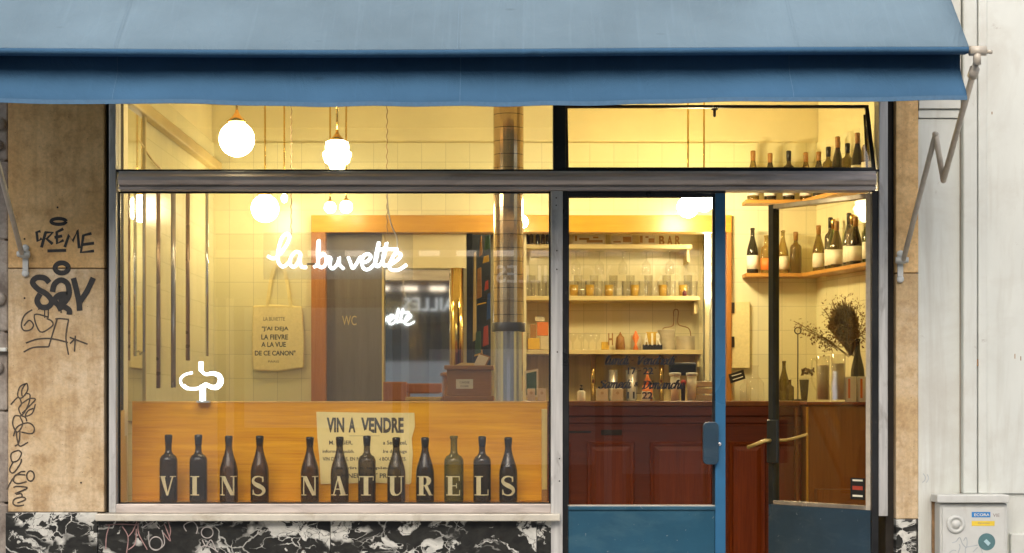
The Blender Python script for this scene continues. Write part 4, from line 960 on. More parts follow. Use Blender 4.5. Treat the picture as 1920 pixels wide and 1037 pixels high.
tg = thing("tote_bag", "yellow canvas tote bag printed with a French saying hung on the back wall", "bag", (X(521, 2.96), 2.96, Z(695, 2.96)))
d = 2.955; m = MB(); m.prism([(X(a, d), Z(b_, d)) for a, b_ in [(474, 694), (472, 640), (474, 573), (520, 571), (566, 574), (570, 640), (569, 690), (520, 697)]], d, d + .035); m.build("bag_body", "canvas", tg, .01)
m = MB()
for off in (0, .02):
    m.ribbon([(X(a, d), Z(b_, d)) for a, b_ in smooth([(500, 580), (507, 530), (516, 500), (530, 500), (538, 530), (546, 580)], 6)], d - .002 + off, .02)
m.build("handle", "canvas", tg)
q = MB(); kp = (CD + d) / F
for s_, cx_, y_, w_, h_ in (("\"J'AI DEJA", 516, 617, 50, 9.5), ("LA FIEVRE", 515, 632, 50, 9.5), ("A LA VUE", 513, 646, 46, 9.5), ("DE CE CANON\"", 516, 662, 76, 9.5)):
    text(q, s_, X(cx_, d), Z(y_, d), w_ * kp, h_ * kp, d - .0008, .02)
q.build("lettering", "ink", tg)
q = MB(); text(q, "LA BUVETTE", X(514, d), Z(598, d), 40 * kp, 7 * kp, d - .0008); text(q, "PARIS", X(513, d), Z(678, d), 20 * kp, 4 * kp, d - .0008); q.build("lettering", "faded_ink", tg)

# mirror at the back, turned a little towards the door
wm = thing("wall_mirror", "large back wall mirror left of the brass pole, showing the street", "mirror", (X(796, 3.05), 3.05, 1.2))
m = MB(); m.box(-.245, .245, 0, .012, 0, .82); c = W(796, 750, 3.06); an = radians(2.8)
m.xf(lambda p: (c.x + p.x * cos(an) - p.y * sin(an), c.y + p.x * sin(an) + p.y * cos(an), 1.2 + p.z)).build("glass", "mirror", wm)
one(MB().tube([W(857, 503, 2.85), W(857, 752, 2.85)], .041, 20), "pole", "brass", "thick polished brass pole in front of the mirror's right edge", "pole")
m = MB(); m.tube([W(857, 660, 2.85), W(857, 664, 2.85)], .05, 20)
cs = thing("cash_box", "brown wooden cash box with a paper plate on its front standing on the bar", "box", (X(875, 1.7), 1.75, CZ))
MB().pbox(838, 921, 692, 742, 1.70, 1.95).build("body", "box_wood", cs, .004)
MB().pbox(833, 925, 685, 693, 1.68, 1.97).build("lid", "box_wood", cs, .004)
MB().pbox(830, 926, 742, 752, 1.67, 1.98).build("base", "box_wood", cs, .005)
cp = MB().pbox(855, 887, 711, 729, 1.696, 1.70).build("name_plate", "label_white", cs)
q = MB(); text(q, "CAISSE", X(871, 1.69), Z(717, 1.69), .055, .011, 1.6945); text(q, "DU BAR", X(871, 1.69), Z(724, 1.69), .045, .010, 1.6945); q.build("lettering", "faded_ink", cp)
bk = thing("open_book", "open paper book propped on the wooden cash box", "book", W(900, 685, 1.8))
m = MB(); m.prism([(X(a, 1.8), Z(b_, 1.8)) for a, b_ in [(888, 684), (898, 664), (916, 670), (907, 688)]], 1.8, 1.86); m.build("pages", "label_white", bk)
m = MB(); m.prism([(X(a, 1.78), Z(b_, 1.78)) for a, b_ in [(851, 686), (866, 680), (889, 681), (890, 686)]], 1.76, 1.88); m.build("pages", "paper", bk)
m = MB(); m.prism([(X(a, 1.86), Z(b_, 1.86)) for a, b_ in [(890, 685), (901, 662), (920, 669), (910, 690)]], 1.862, 1.87); m.build("cover", "box_wood", bk)
# coloured scarves hanging on a dark post
rk = thing("cloth_rack", "dark narrow rack hung with coloured cloths between brass pole and column", "rack", W(898, 752, 2.4))
MB().pbox(875, 886, 438, 752, 2.45, 2.48).build("post", "dark_cloth", rk)
MB().pbox(886, 920, 440, 752, 2.56, 2.58).build("back_panel", "dark_cloth", rk)
for i, (a, b_, u, v_, mt) in enumerate(((905, 917, 478, 494, "yellow_cloth"), (908, 916, 525, 545, "red_cloth"), (912, 920, 548, 600, "blue_cloth"), (893, 903, 500, 560, "box_wood"), (886, 893, 470, 640, "shelf_wood"), (905, 916, 610, 650, "red_cloth"), (890, 902, 620, 665, "green_cloth"), (894, 912, 566, 572, "yellow_cloth"), (889, 905, 655, 668, "yellow_cloth"), (898, 904, 440, 480, "box_wood"), (908, 919, 440, 470, "green_cloth"))):
    m = MB(); m.prism([(X(p, 2.4), Z(q_, 2.4)) for p, q_ in ((a, v_), (b_, v_ - 4), (b_ - 1, u), (a + 2, u + 3))], 2.40 + .013 * (i % 5), 2.41 + .013 * (i % 5)); m.build("cloth", mt, rk, .002)

# ================================================================== BAR COUNTER
BA = 1.6
bar = thing("bar_counter", "dark red mahogany bar counter with raised panels behind the doors", "bar counter", (X(1250, BA), BA + .3, 0))
bx0, bx1 = X(715, BA), X(1512, BA)
MB().box(bx0, bx1, BA - .03, BA + .62, Z(752, BA - .03) - .028, Z(752, BA - .03)).build("counter_top", "side_wood", bar, .005)
MB().box(bx0, bx1, BA, BA + .58, .02, Z(760.5, BA)).build("carcass", "mahogany_rail", bar)
MB().box(bx0, bx1, BA - .022, BA, Z(780, BA), Z(761.5, BA)).build("cornice", "mahogany_rail", bar, .006)
MB().box(bx0, bx1, BA - .012, BA, Z(794, BA), Z(781, BA)).build("cornice", "mahogany_rail", bar, .005)
MB().box(bx0, bx1, BA - .006, BA, Z(798, BA), Z(795, BA)).build("cornice", "mahogany", bar, .001)
for a, b_ in ((1000, 1070), (1100, 1190), (1218, 1335), (1366, 1436), (1452, 1505)):
    m = MB(); x0, x1, z0, z1 = X(a, BA), X(b_, BA), .2, Z(828, BA)
    f1, f2 = .012, .035
    vs_ = [(x0, BA - .001, z0), (x1, BA - .001, z0), (x1, BA - .001, z1), (x0, BA - .001, z1)]
    for ins, yy in ((.008, BA - .014), (.016, BA - .012), (.026, BA - .004), (.05, BA - .013)):
        vs_ += [(x0 + ins, yy, z0 + ins), (x1 - ins, yy, z0 + ins), (x1 - ins, yy, z1 - ins), (x0 + ins, yy, z1 - ins)]
    fs_ = [(4 * l + i, 4 * l + (i + 1) % 4, 4 * l + 4 + (i + 1) % 4, 4 * l + 4 + i) for l in range(4) for i in range(4)] + [(16, 17, 18, 19)]
    m.add(vs_, fs_); m.build("panel", "mahogany", bar)
pl = MB(); pl.pbox(1127, 1166, 806, 816, BA - .004, BA); pl.build("ventilation_plate", "iron", bar, .001)
for a in (1080, 1240):
    MB().pbox(a - 28, a + 28 - 0, 808, 812, BA - .003, BA).build("drawer_groove", "dark_gap", bar) if a == 1080 else None
sd = thing("side_counter", "plain brown wooden counter end seen through the open door glass", "counter", (1.9, 1.5, 0))
sx = X(1516, 1.35)
MB().box(sx, XR(1.35) + .02, 1.35, 2.6, .02, Z(760, 1.35)).build("body", "side_wood", sd, .003)
MB().box(sx - .012, XR(1.3), 1.33, 2.6, Z(760, 1.35) + .001, Z(754, 1.33)).build("counter_top", "mahogany", sd, .003)
MB().box(sx - .011, sx - .001, 1.345, 1.37, .02, Z(763, 1.35)).build("edge_strip", "frame_wood", sd, .001)
MB().box(sx + .03, XR(1.3), 1.25, 1.349, .02, Z(918, 1.25)).build("plinth", "side_wood", sd, .003)
MB().box(X(1493, 1.5), X(1497, 1.5), 1.5, 1.56, .02, Z(764, 1.5)).build("edge_strip", "side_wood", sd)

def wine(t_name, lab, grp, loc, h, r, kind, glass, cap, label_mat, cat="bottle"):
    t_ = thing(t_name, lab, cat, loc, grp)
    c = loc; pr = bordeaux(h, r) if kind == 'B' else burgundy(h, r)
    MB().lathe(pr, c, 18).build("glass", glass, t_)
    if cap: MB().lathe([(r * .39, h * .80), (r * .43, h * .955), (r * .43, h * .99), (r * .3, h + .001)], c, 14).build("capsule", cap, t_)
    if label_mat:
        MB().lathe([(r + .0008, h * .10), (r + .0008, h * .40)], c, 18).build("label", label_mat, t_)
    return t_
ordn = ["first", "second", "third", "fourth", "fifth", "sixth", "seventh", "eighth", "ninth", "tenth", "eleventh"]
# corner shelves
def shelf(zs, lab):
    t_ = thing("corner_shelf", lab, "shelf", (X(1460, 2.9), 2.95, zs))
    MB().box(X(1398, 2.83), XR(D) + .0, 2.83, D - .001, zs - .022, zs).build("board", "corner_shelf_wood", t_, .002)
    m = MB(); 
    def e(d_, off): return (XR(d_) - off, d_)
    pts = [e(1.7, .0), e(1.7, .16), e(2.828, .16), e(2.828, .0)]
    m.add([(x, y, zs - .022) for x, y in pts] + [(x, y, zs) for x, y in pts], [(0, 1, 2, 3), (7, 6, 5, 4), (0, 4, 5, 1), (1, 5, 6, 2), (2, 6, 7, 3), (3, 7, 4, 0)])
    m.build("board", "corner_shelf_wood", t_, .002)
Z1, Z2 = Z(374, 2.83), Z(512, 2.83)
shelf(Z1, "upper wooden corner shelf crowded with bottles, crossing behind the steel bar")
shelf(Z2, "lower wooden corner shelf holding bottles behind the open door")
gl = ["brown_glass", "black_glass", "amber_bottle", "brown_glass", "green_glass", "black_glass"]
for i, px in enumerate((1412, 1444, 1479, 1511)):
    wine("wine_bottle", f"dark bottle, {ordn[i]} from the left on the upper corner shelf's back wall side", "bottles on the upper corner shelf", (X(px, 2.91), 2.91, Z1), (.31, .295, .31, .30)[i], .037, 'G' if i != 2 else 'B', ("amber_bottle", "brown_glass", "brown_glass", "amber_bottle")[i], "box_wood" if i != 2 else "capsule_black", "label_white")
for i in range(9):
    d = 2.74 - i * .088; x = XR(d) - .075 + .02 * ((i * 7) % 3 - 1)
    wine("wine_bottle", f"bottle in the right hand row of the upper corner shelf, {ordn[i]} from the corner", "bottles on the upper corner shelf", (x, d, Z1), .28 + .035 * ((i * 5) % 4) / 2, .036, 'GB'[i % 3 == 1], gl[(i * 2) % 6], ("box_wood", "capsule_black", "capsule_wine")[i % 3], "label_white")
low = [(1411, .285, .036, 'G', 'black_glass', None, 'label_white', "near black wine bottle standing free at the lower shelf's left end"), (1437, .24, .036, 'B', 'yellow_bottle', None, 'orange_paint', "yellow bottle with orange label beside the near black bottle"),
       (1468, .27, .034, 'G', 'yellow_bottle', None, 'label_white', "pale amber bottle with white label just inside the open door's stile"), (1492, .26, .036, 'B', 'amber_bottle', "box_wood", None, "amber bottle without label, right of the pale amber one")]
for px, h, r, kd, g_, cp, lb, lab in low: wine("wine_bottle", lab, "bottles on the lower corner shelf", (X(px, 2.91), 2.91, Z2), h, r, kd, g_, cp, lb)
for i in range(9):
    d = 2.76 - i * .085; x = XR(d) - .07 + .018 * ((i * 5) % 3 - 1)
    wine("wine_bottle", f"bottle in the right hand row of the lower corner shelf, {ordn[i]} from the corner", "bottles on the lower corner shelf", (x, d, Z2), .285 + .02 * ((i * 5) % 3), .036, 'GB'[i % 4 == 1], ("amber_bottle", "brown_glass", "green_glass", "amber_bottle", "black_glass")[i % 5], ("box_wood", "capsule_black", "brass")[i % 3], "label_white")

# things on the wall right of the opening
bd = thing("menu_board", "ochre wooden board with two black hinges on the tiled wall behind the door gap", "board", W(1390, 690, 2.96))
MB().pbox(1372, 1406, 566, 690, 2.965, 2.995).build("board", "canvas", bd, .002)
m = MB(); m.pbox(1370, 1377, 567, 587, 2.955, 2.964); m.build("hinge", "iron", bd, .001)
m = MB(); m.pbox(1370, 1377, 631, 651, 2.955, 2.964); m.build("hinge", "iron", bd, .001)
sg = thing("small_sign", "small tilted black card with pale writing leaning on the counter wall", "sign", W(1383, 720, 2.9))
m = MB(); m.prism([(X(a, 2.9), Z(b_, 2.9)) for a, b_ in ((1370, 719), (1398, 710), (1394, 693), (1366, 702))], 2.9, 2.91); m.build("card", "ink", sg)
q = MB(); scrawl(q, [[(1372, 705), (1380, 703), (1390, 700)], [(1374, 712), (1384, 709), (1393, 706)]], 0, 0, 1, 2.8985, 1.6 * 10.9 / F); q.build("writing", "label_white", sg)
def glassware(prof, px, base, d, lab, cat, name, mat_="clear_glass", grp=None, fill=None, n=18):
    p = Vector((X(px, d), d, base))
    t_ = thing(name, lab, cat, p, grp)
    MB().lathe(prof, p, n).build("glass", mat_, t_)
    if fill: MB().lathe(fill[0], p, n).build("drink", fill[1], t_)
    return t_
CT = Z(752, BA - .03) + .001
glassware([(.05, 0), (.052, .01), (.05, .10), (.03, .125), (.018, .14), (.017, .19), (.022, .2)], 1416, CT, 1.95, "squat clear carafe with a tall neck standing on the bar by the door gap", "carafe", "carafe")
glassware([(.03, 0), (.032, .01), (.032, .08), (.012, .1), (.011, .12)], 1398, CT, 1.9, "small clear flask left of the squat carafe", "carafe", "carafe")
SC = Z(754, 1.33) + .001
wine("wine_bottle", "slim brown bottle standing on the counter beside the open door's stile", "bottles on the side counter", (X(1470, 1.95), 1.95, CT), .225, .028, 'G', "amber_bottle", None, None)
wine("wine_bottle", "short brown bottle right of the slim brown one on the counter", "bottles on the side counter", (X(1481, 1.9), 1.9, CT), .12, .024, 'B', "amber_bottle", None, None)
wine("wine_bottle", "dark bottle standing behind the two red and white cartons", "bottles on the side counter", (X(1608, 1.75), 1.75, SC), .35, .038, 'G', "black_glass", None, None)
m = MB(); rp = W(1496, 620, 1.9); b0 = Vector((rp.x, rp.y, CT))
m.tube([b0, rp - Vector((0, 0, .018))], .0035, 8); m.tube([rp + Vector((.018 * cos(a), 0, .018 * sin(a))) for a in [2 * pi * i / 20 for i in range(21)]], .0035, 8); m.lathe([(.04, 0), (.04, .006), (.006, .01)], b0, 18)
one(m, "bar_spike", "iron", "thin iron spike topped by a ring, standing on the counter", "spike")
def jug(px, top, d, r, lab):
    b0 = Vector((X(px, d), d, SC)); h = Z(top, d) - SC
    t_ = thing("glass_jug", lab, "jug", b0)
    MB().lathe([(r * .9, 0), (r, .01), (r * .92, h * .5), (r * .98, h), (r * .93, h), (r * .87, h * .5), (r * .9, .012)], b0, 22).build("glass", "clear_glass", t_)
    MB().tube([b0 + Vector(p) for p in smooth([(-r * .9, 0, h * .9), (-r * 1.5, 0, h * .92), (-r * 1.6, 0, h * .5), (-r * .95, 0, h * .25)], 5)], .005, 8).build("handle", "clear_glass", t_)
    MB().lathe([(r * .8, .012), (r * .85, h * .8)], b0, 20).build("rolled_paper", "crockery", t_)
jug(1543, 668, 1.65, .038, "tall clear glass jug, left of two beside the cartons")
jug(1572, 664, 1.55, .040, "tall clear glass jug holding pale paper, right of two beside the cartons")
for px, lab in ((1597, "white carton with a red stripe, left of the two by the door hinge"), (1620, "white carton with a red stripe, right of the two by the door hinge")):
    b0 = Vector((X(px, 1.5), 1.52, SC)); t_ = thing("carton", lab, "carton", b0, "red striped cartons")
    h = Z(706, 1.5) - SC
    MB().box(b0.x - .028, b0.x + .026, 1.5, 1.55, SC, SC + h).build("box", "label_white", t_, .002)
    MB().box(b0.x - .02, b0.x - .008, 1.4988, 1.5, SC + .02, SC + h - .012).build("stripe", "orange_paint", t_)
sm2 = MB()
vz = thing("dried_bouquet", "dried bouquet with a large dark palm fan and twiggy sprays on the side counter", "bouquet", (X(1590, 1.8), 1.8, SC))
m = MB(); base = W(1598, 668, 1.8); R = 0.245; pts = []
NF = 60
ctr = W(1583, 610, 1.8)
for i in range(NF + 1):
    a = radians(-62 + 250 * i / NF); rx, rz = .078, .125
    jit = (.80 if i % 2 else 1.05) + .16 * rng.random()
    pts.append(Vector((ctr.x + rx * cos(a) * jit, 1.8 + .018 * (-1) ** i, ctr.z + rz * sin(a) * jit)))
tip = base
vs_ = [tip] + pts + [tip + Vector((0, .004, 0))] + [p + Vector((0, .004, 0)) for p in pts]
o_ = NF + 2
m.add(vs_, [(0, i, i + 1) for i in range(1, NF + 1)] + [(o_, o_ + i + 1, o_ + i) for i in range(1, NF + 1)] + [(i, o_ + i, o_ + i + 1, i + 1) for i in range(1, NF + 1)])
m.build("palm_fan", "dried_leaf", vz)
def spray(p0, p1, nleaf, sp, name, mat_):
    m_ = MB(); m_.tube([p0, (p0 + p1) / 2 + Vector((0, .02, .02)), p1], .0022, 5)
    for i in range(nleaf):
        f_ = .35 + .65 * rng.random(); c_ = p0.lerp(p1, f_) + Vector(((rng.random() - .5) * sp, (rng.random() - .5) * sp, (rng.random() - .5) * sp))
        s_ = .004 + .007 * rng.random(); u_ = Vector((rng.random() - .5, rng.random() - .5, rng.random() - .5)).normalized() * s_; v_ = Vector((rng.random() - .5, rng.random() - .5, rng.random() - .5)).normalized() * s_
        m_.add([c_ - u_, c_ + v_ * .6, c_ + u_, c_ - v_ * .6], [(0, 1, 2, 3)])
        if i % 6 == 0: m_.tube([p0.lerp(p1, f_), c_], .001, 4)
    m_.build(name, mat_, vz)
spray(W(1592, 670, 1.78), W(1488, 602, 1.78), 90, .075, "spray", "dried_twig")
spray(W(1592, 670, 1.76), W(1525, 622, 1.74), 110, .11, "spray", "dried_leaf")
spray(W(1600, 668, 1.8), W(1622, 590, 1.8), 90, .08, "spray", "dried_twig")
spray(W(1600, 668, 1.82), W(1545, 580, 1.84), 90, .08, "spray", "dried_twig")
for q_, e_ in enumerate(((1560, 562), (1585, 556), (1610, 566), (1625, 612), (1552, 610), (1508, 618), (1600, 600))): spray(W(1594, 668, 1.77), W(e_[0], e_[1], 1.77 - .012 * q_), 110, .07, "spray", "dried_leaf" if q_ % 2 else "dried_twig")
m = MB()
for i in range(60):
    c_ = W(1515, 697, 1.75) + Vector(((rng.random() - .5) * .06, (rng.random() - .5) * .03, (rng.random() - .5) * .035)); u_ = Vector((rng.random() - .5, rng.random() - .5, rng.random() - .5)) * .02; v_ = Vector((rng.random() - .5, rng.random() - .5, rng.random() - .5)) * .02
    m.add([c_ - u_, c_ + v_, c_ + u_, c_ - v_], [(0, 1, 2, 3)])
pt = thing("dried_posy", "small brown dried posy in a dark tapered glass left of the jugs", "posy", W(1512, 752, 1.75))
m.build("flower", "dried_leaf", pt); MB().lathe([(.016, 0), (.028, Z(712, 1.75) - Z(752, 1.75))], Vector((X(1508, 1.75), 1.75, CT)), 14).build("vase", "brown_glass", pt)

# ================================================================== BACK BAR SHELVES
SB0, SB1 = X(984, 3.3), X(1322, 3.3)
zsh = []
for i, (py, pr, lab) in enumerate(((458, 1298, "top cream shelf of the back bar with cards and letters"), (555, 1312, "middle cream shelf of the back bar holding glasses"), (656, 1318, "bottom cream shelf of the back bar with crockery"))):
    d0 = 3.27; z = Z(py, d0); zsh.append(z)
    t_ = thing("back_bar_shelf", lab, "shelf", (X(1150, d0), 3.4, z))
    MB().box(SB0 - .03, X(pr, d0), d0, NB, z - .028, z).build("board", "shelf_wood", t_, .003)
    MB().box(X(pr, d0) - .03, X(pr, d0) - .012, d0 + .05, NB, z - .11, z - .029).build("bracket", "shelf_wood", t_, .002)
MB().box(SB0, X(1318, 3.3), NB - .006, NB - .001, 1.0, zsh[2] - .03).build("splashback", "splash_steel", shop)
# bottom: back counter
bc = thing("back_counter", "steel topped counter under the back bar shelves", "counter", (X(1150, 3.2), 3.3, 0))
MB().box(SB0, X(1335, D + .09), D + .13, NB - .008, .02, CZ - .03).build("body", "mahogany_rail", bc); MB().box(SB0, X(1335, D + .09), D + .12, NB - .007, CZ - .03, CZ - .008).build("counter_top", "dull_chrome", bc)
BC = CZ - .007
# top shelf: bottles, cards, letters
def prop(a, b_, t_, u, d0, d1, mat_, name, lab, cat, grp=None, bev=.002): return one(MB().pbox(a, b_, t_, u, d0, d1), name, mat_, lab, cat, grp, bev)
for i, px in enumerate((988, 996, 1008, 1018, 1027)):
    wine("small_bottle", f"small dark bottle, {ordn[i]} from the column on the top back bar shelf", "small bottles on the top shelf", (X(px, 3.36), 3.36, zsh[0]), .10, .014, 'B', ("black_glass", "amber_bottle", "black_glass", "amber_bottle", "black_glass")[i], None, None)
def card(a, b_, t_, base, marks, lab, d=3.34):
    c_ = thing("picture_card", lab, "card", W((a + b_) / 2, base, d), "cards propped on the top shelf")
    MB().box(X(a, d), X(b_, d), d, d + .006, zsh[0], Z(t_, d)).build("card", "crockery", c_)
    q_ = MB()
    for (p, q2, r_, s_) in marks: q_.pbox(p, q2, r_, s_, d - .0006, d)
    q_.build("print", "box_wood", c_)
card(1074, 1134, 441, 456, ((1078, 1082, 442, 452), (1086, 1105, 446, 450), (1100, 1130, 450, 455), (1112, 1122, 444, 447)), "long cream picture card with brown figures on the top shelf")
card(1146, 1186, 442, 456, ((1150, 1164, 452, 455), (1168, 1184, 444, 454)), "cream card with a brown landscape, middle of the top shelf")
card(1199, 1228, 441, 456, ((1200, 1205, 442, 455), (1210, 1216, 443, 446), (1216, 1227, 447, 455)), "squarish dark printed card left of the BAR letters")
br_ = thing("bar_letters", "brown block letters spelling BAR at the right end of the top shelf", "letters", W(1252, 456, 3.34))
for ch, cx_ in (("B", 1241), ("A", 1256), ("R", 1271)):
    q = MB(); text(q, ch, X(cx_, 3.34), (zsh[0] + Z(442, 3.34)) / 2, .034, Z(442, 3.34) - zsh[0], 3.34, .03, 1, .012); q.build("letter", "box_wood", br_)
# middle shelf: tumblers and filled glasses
tum = [(.026, 0), (.028, .004), (.032, .1), (.03, .1), (.027, .008)]
fil = ([(.025, .006), (.029, .075)], "juice")
words_ = ordn + ["twelfth", "thirteenth", "fourteenth", "fifteenth", "sixteenth", "seventeenth", "eighteenth"]
for i, px in enumerate((989, 1003, 1017, 1031, 1076, 1091, 1106, 1121, 1142, 1160, 1175, 1190, 1207, 1225, 1243, 1258, 1281, 1299)):
    full = px in (1076, 1106, 1142, 1190, 1243, 1281)
    glassware(tum, px, zsh[1], 3.33 + .012 * (i % 3), ("glass with amber drink, " if full else "empty clear tumbler, ") + words_[i] + " place along the middle back bar shelf", "glass", "tumbler", grp="glasses on the middle shelf", fill=fil if full else None, n=14)
for i, px in enumerate((996, 1024, 1084, 1114, 1150, 1182, 1216, 1250, 1290)):
    glassware([(.024, 0), (.026, .004), (.028, .145), (.026, .145), (.024, .008)], px, zsh[1], 3.46, "taller clear glass in the back row of the middle shelf, " + words_[i] + " from the left", "glass", "tall_glass", grp="tall glasses behind the tumblers", n=14)
one(MB().lathe([(.014, 0), (.014, .03), (.002, .04)], Vector((X(1284, 3.3), 3.31, zsh[1])), 10), "cork_stopper", "capsule_wine", "dark red stopper standing before the last amber glass", "stopper")
# upper stemware, upside down under the top shelf
for i in range(5):
    px = 1080 + i * 44
    glassware([(.03, -.002), (.004, -.012), (.004, -.06), (.026, -.085), (.03, -.12), (.026, -.15)], px, zsh[0] - .03, 3.42, f"upside down stemmed glass hanging under the top shelf, {ordn[i]} from the door's left stile", "glass", "stem_glass", grp="hanging stem glasses", n=12)
# bottom shelf: stack of boxes, glasses, letters, plates, wire board
cr = thing("tin_stack", "stack of orange and cream tins behind the steel mullion on the bottom shelf", "tins", W(1005, 655, 3.36))
for a, b_, t2, u, mt in ((990, 1012, 634, 655, "yellow_cloth"), (1013, 1030, 630, 655, "crockery"), (994, 1006, 608, 633, "box_wood"), (1007, 1028, 604, 629, "orange_paint"), (1003, 1021, 594, 603, "crockery")):
    MB().box(X(a, 3.36), X(b_, 3.36), 3.36, 3.42, Z(u, 3.36), Z(t2, 3.36)).build("tin", mt, cr, .003)
for i, px in enumerate((1074, 1090, 1104, 1118)):
    glassware([(.018, 0), (.018, .003), (.004, .008), (.004, .05), (.022, .075), (.026, .11)], px, zsh[2], 3.36, f"clear stemmed glass on the bottom shelf, {ordn[i]} from the steel mullion", "glass", "stem_glass", grp="stem glasses on the bottom shelf", n=12)
hl = thing("block_letters", "weathered block letters reading HO AIR on the bottom shelf", "letters", W(1185, 655, 3.34))
for ch, cx_, mt in (("H", 1145, "box_wood"), ("O", 1163, "box_wood"), ("A", 1212, "label_white"), ("I", 1223, "label_white"), ("R", 1235, "label_white")):
    q = MB(); text(q, ch, X(cx_, 3.33), Z(636, 3.33), .03 if ch != "I" else .012, .078, 3.33, .02, 1, .014); q.build("letter", mt, hl)
MB().pbox(1206, 1242, 646, 655.5, 3.335, 3.40).build("stand", "capsule_black", hl)
prop(1128, 1142, 641, 655.5, 3.36, 3.42, "yellow_cloth", "small_box", "small yellow box at the left of the block letters", "box")
one(MB().lathe([(.03, 0), (.032, .03), (.026, .085), (.012, .1), (.003, .12)], Vector((X(1163, 3.42), 3.42, zsh[2])), 16), "jar", "box_wood", "brown lidded jar behind the letter O", "jar")
one(MB().lathe([(.034, 0), (.036, .05), (.03, .09), (.03, .1)], Vector((X(1192, 3.40), 3.40, zsh[2])), 16), "jar", "crockery", "cream lidded jar between the letters O and A", "jar")
one(MB().lathe([(.02, 0), (.006, .04), (.022, .08), (.004, .125)], Vector((X(1192, 3.35), 3.35, zsh[2])), 12), "ornament", "orange_paint", "orange pointed ornament before the cream jar", "ornament")
one(MB().lathe([(.036, 0), (.038, .12)], Vector((X(1222, 3.46), 3.46, zsh[2])), 16), "tin", "yellow_cloth", "yellow round tin behind the letters A I R", "tin")
def plates(px, r, n_, lab):
    b0 = Vector((X(px, 3.42), 3.42, zsh[2])); t_ = thing("plate_stack", lab, "plates", b0); m_ = MB()
    for i in range(n_):
        m_.lathe([(r * .6, i * .0085), (r, i * .0085 + .0012), (r, i * .0085 + .0074), (r * .6, i * .0085 + .0076)], b0, 26)
    m_.build("plates_body", "crockery", t_)
plates(1249, .056, 16, "taller stack of cream plates right of the block letters"); plates(1285, .062, 11, "shorter stack of cream plates at the bottom shelf's right end")
m = MB(); m.tube([W(a, b_, 3.5) for a, b_ in smooth([(1244, 655), (1242, 618), (1262, 610), (1263, 585), (1268, 580), (1272, 585), (1272, 608), (1293, 618), (1296, 655)], 5)], .0035, 8)
one(m, "wire_rack", "box_wood", "wire outline rack shaped like a paddle behind the plate stacks", "rack")
# on the back counter and the bar
def bottle_pump(px, d, lab):
    b0 = Vector((X(px, d), d, CT if d < 2.3 else BC)); t_ = thing("soap_bottle", lab, "soap bottle", b0)
    MB().lathe([(.022, 0), (.023, .004), (.023, .052), (.012, .06)], b0, 18).build("body", "label_white", t_)
    MB().lathe([(.010, .06), (.010, .072), (.003, .074), (.003, .085), (.009, .086), (.009, .092)], b0, 12).build("pump", "iron", t_)
bottle_pump(1090, 2.1, "white pump soap bottle on the bar behind the shut door")
for i, (px, lab) in enumerate(((1129, "small white printed box, left of the pair under the opening hours"), (1158, "small white printed box, right of the pair under the opening hours"), (996, "small white box, left of two behind the steel mullion"), (1016, "small white box, right of two behind the steel mullion"), (1212, "white box behind the lower opening hours"))):
    b0 = Vector((X(px, 2.1), 2.12, CT)); t_ = thing("small_box", lab, "box", b0, "small white boxes on the bar")
    MB().box(b0.x - .032 * (.7 if i > 1 else 1), b0.x + .032 * (.7 if i > 1 else 1), 2.1, 2.15, CT, CT + (.07 if i < 4 else .055)).build("box", "label_white", t_, .002)
    MB().lathe([(.009, 0), (.009, .0006)], (0, 0, 0), 12, False).xf(lambda p: (b0.x + p.x, 2.0995 - p.z, CT + .045 + p.y)).build("emblem", "crockery", t_)
fp = thing("framed_picture", "small white framed picture leaning behind the white boxes near the column", "picture", W(996, 735, 2.25))
m = MB(); m.prism([(X(a, 2.2), Z(b_, 2.2)) for a, b_ in ((984, 745), (1009, 745), (1009, 691), (984, 696))], 2.2, 2.21); m.build("frame", "label_white", fp)
m = MB(); m.prism([(X(a, 2.2), Z(b_, 2.2)) for a, b_ in ((987, 741), (1006, 741), (1006, 696), (987, 700))], 2.1985, 2.2); m.build("picture", "green_cloth", fp)
for px, h_, lab in ((1266, 45, "tall stack of white cups with a pale lid, left of the black sign"), (1297, 46, "tall stack of white cups with a pale lid, right of the red tap")):
    b0 = Vector((X(px, 2.1), 2.1, CT)); t_ = thing("cup_stack", lab, "cups", b0, "stacks of white cups on the bar"); H_ = Z(705, 2.1) - CT
    MB().lathe([(.024, 0), (.028, H_)], b0, 18).build("cup", "label_white", t_); MB().lathe([(.031, H_), (.034, H_ + .006), (.033, H_ + .018), (.02, H_ + .02)], b0, 18).build("lid", "white_enamel", t_)
tp = thing("beer_tap", "black tap with a red handle knob between the two cup stacks", "tap", W(1281, 750, 2.05))
MB().lathe([(.012, 0), (.012, .09), (.016, .1)], Vector((X(1281, 2.1), 2.1, CT)), 14).build("stem", "iron", tp); MB().sphere(Vector((X(1281, 2.1), 2.08, CT + .105)), .016, 14, 9).build("knob", "red_cloth", tp)
prop(1254, 1306, 680, 704, 2.35, 2.38, "capsule_black", "coffee_machine_panel", "black rounded panel above the cup stacks behind the opening hours", "panel", None, .012)
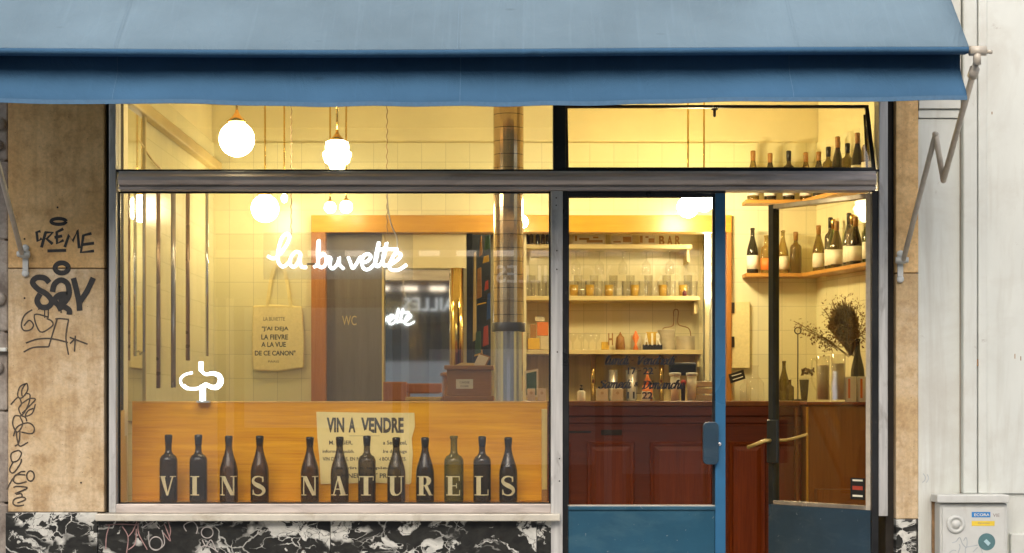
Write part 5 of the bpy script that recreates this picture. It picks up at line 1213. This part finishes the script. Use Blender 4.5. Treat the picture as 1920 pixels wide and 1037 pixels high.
m = thing("container_stack", "stack of flat pale containers at the bar's end by the door stile", "containers", W(1322, 748, 2.1))
for i in range(3): MB().box(X(1306, 2.1), X(1340, 2.1), 2.1, 2.2, CT + i * .04 + .001, CT + i * .04 + .032).build("container", "crockery", m, .004)
one(MB().lathe([(.014, 0), (.018, .03), (.008, .05), (.003, .08)], Vector((X(1214, 2.3), 2.3, CT + .09)), 12).lathe([(.03, 0), (.03, .09)], Vector((X(1214, 2.3), 2.3, CT)), 14), "flame_jar", "orange_paint", "orange pointed jar behind the hours 22", "jar")
for i, px in enumerate((1112, 1240)):
    one(MB().tube([Vector((X(px, 3.4), 3.40, BC)), Vector((X(px, 3.4), 3.40, zsh[2] - .028))], .016, 12), "upright_post", "brass", ("brass upright under the bottom shelf left of the opening hours", "brass upright under the bottom shelf behind the word Vendredi")[i], "post")
for i, (px, w_) in enumerate(((1150, 18), (1185, 22))):
    one(MB().lathe([(w_ * 11.3 / F / 2 * .8, 0), (w_ * 11.3 / F / 2, .02), (w_ * 11.3 / F / 2, .2)], Vector((X(px, 3.3), 3.35, BC)), 18), "canister", "dull_chrome", ("narrow steel canister on the back counter", "wide steel canister on the back counter")[i], "canister")
# left end of the bar: chair back and tray before the mirror
tr = thing("tray", "yellow wooden tray lying on the bar left of the cash box", "tray", (X(800, 1.8), 1.8, CT))
MB().box(X(760, 1.75), X(828, 1.75), 1.75, 1.95, CT, CT + .022).build("board", "edge_wood", tr, .003)
bx = thing("wooden_crate", "orange brown wooden crate on the bar's left end below the mirror", "crate", (X(760, 2.1), 2.1, CT))
MB().pbox(718, 762, 716, 752, 2.1, 2.2).build("board", "jamb_wood", bx, .004); MB().pbox(762, 828, 719, 736, 2.12, 2.2).build("board", "jamb_wood", bx, .004)

ls = thing("strip_light", "lit white upright strip light at the right end of the back bar shelves", "lamp", W(1329, 600, 3.2))
MB().pbox(1323, 1334, 440, 560, 3.17, 3.19).build("diffuser", "strip_glow", ls); MB().pbox(1322, 1335.5, 438, 748, 3.19, 3.21).build("housing", "cream_panel", ls)
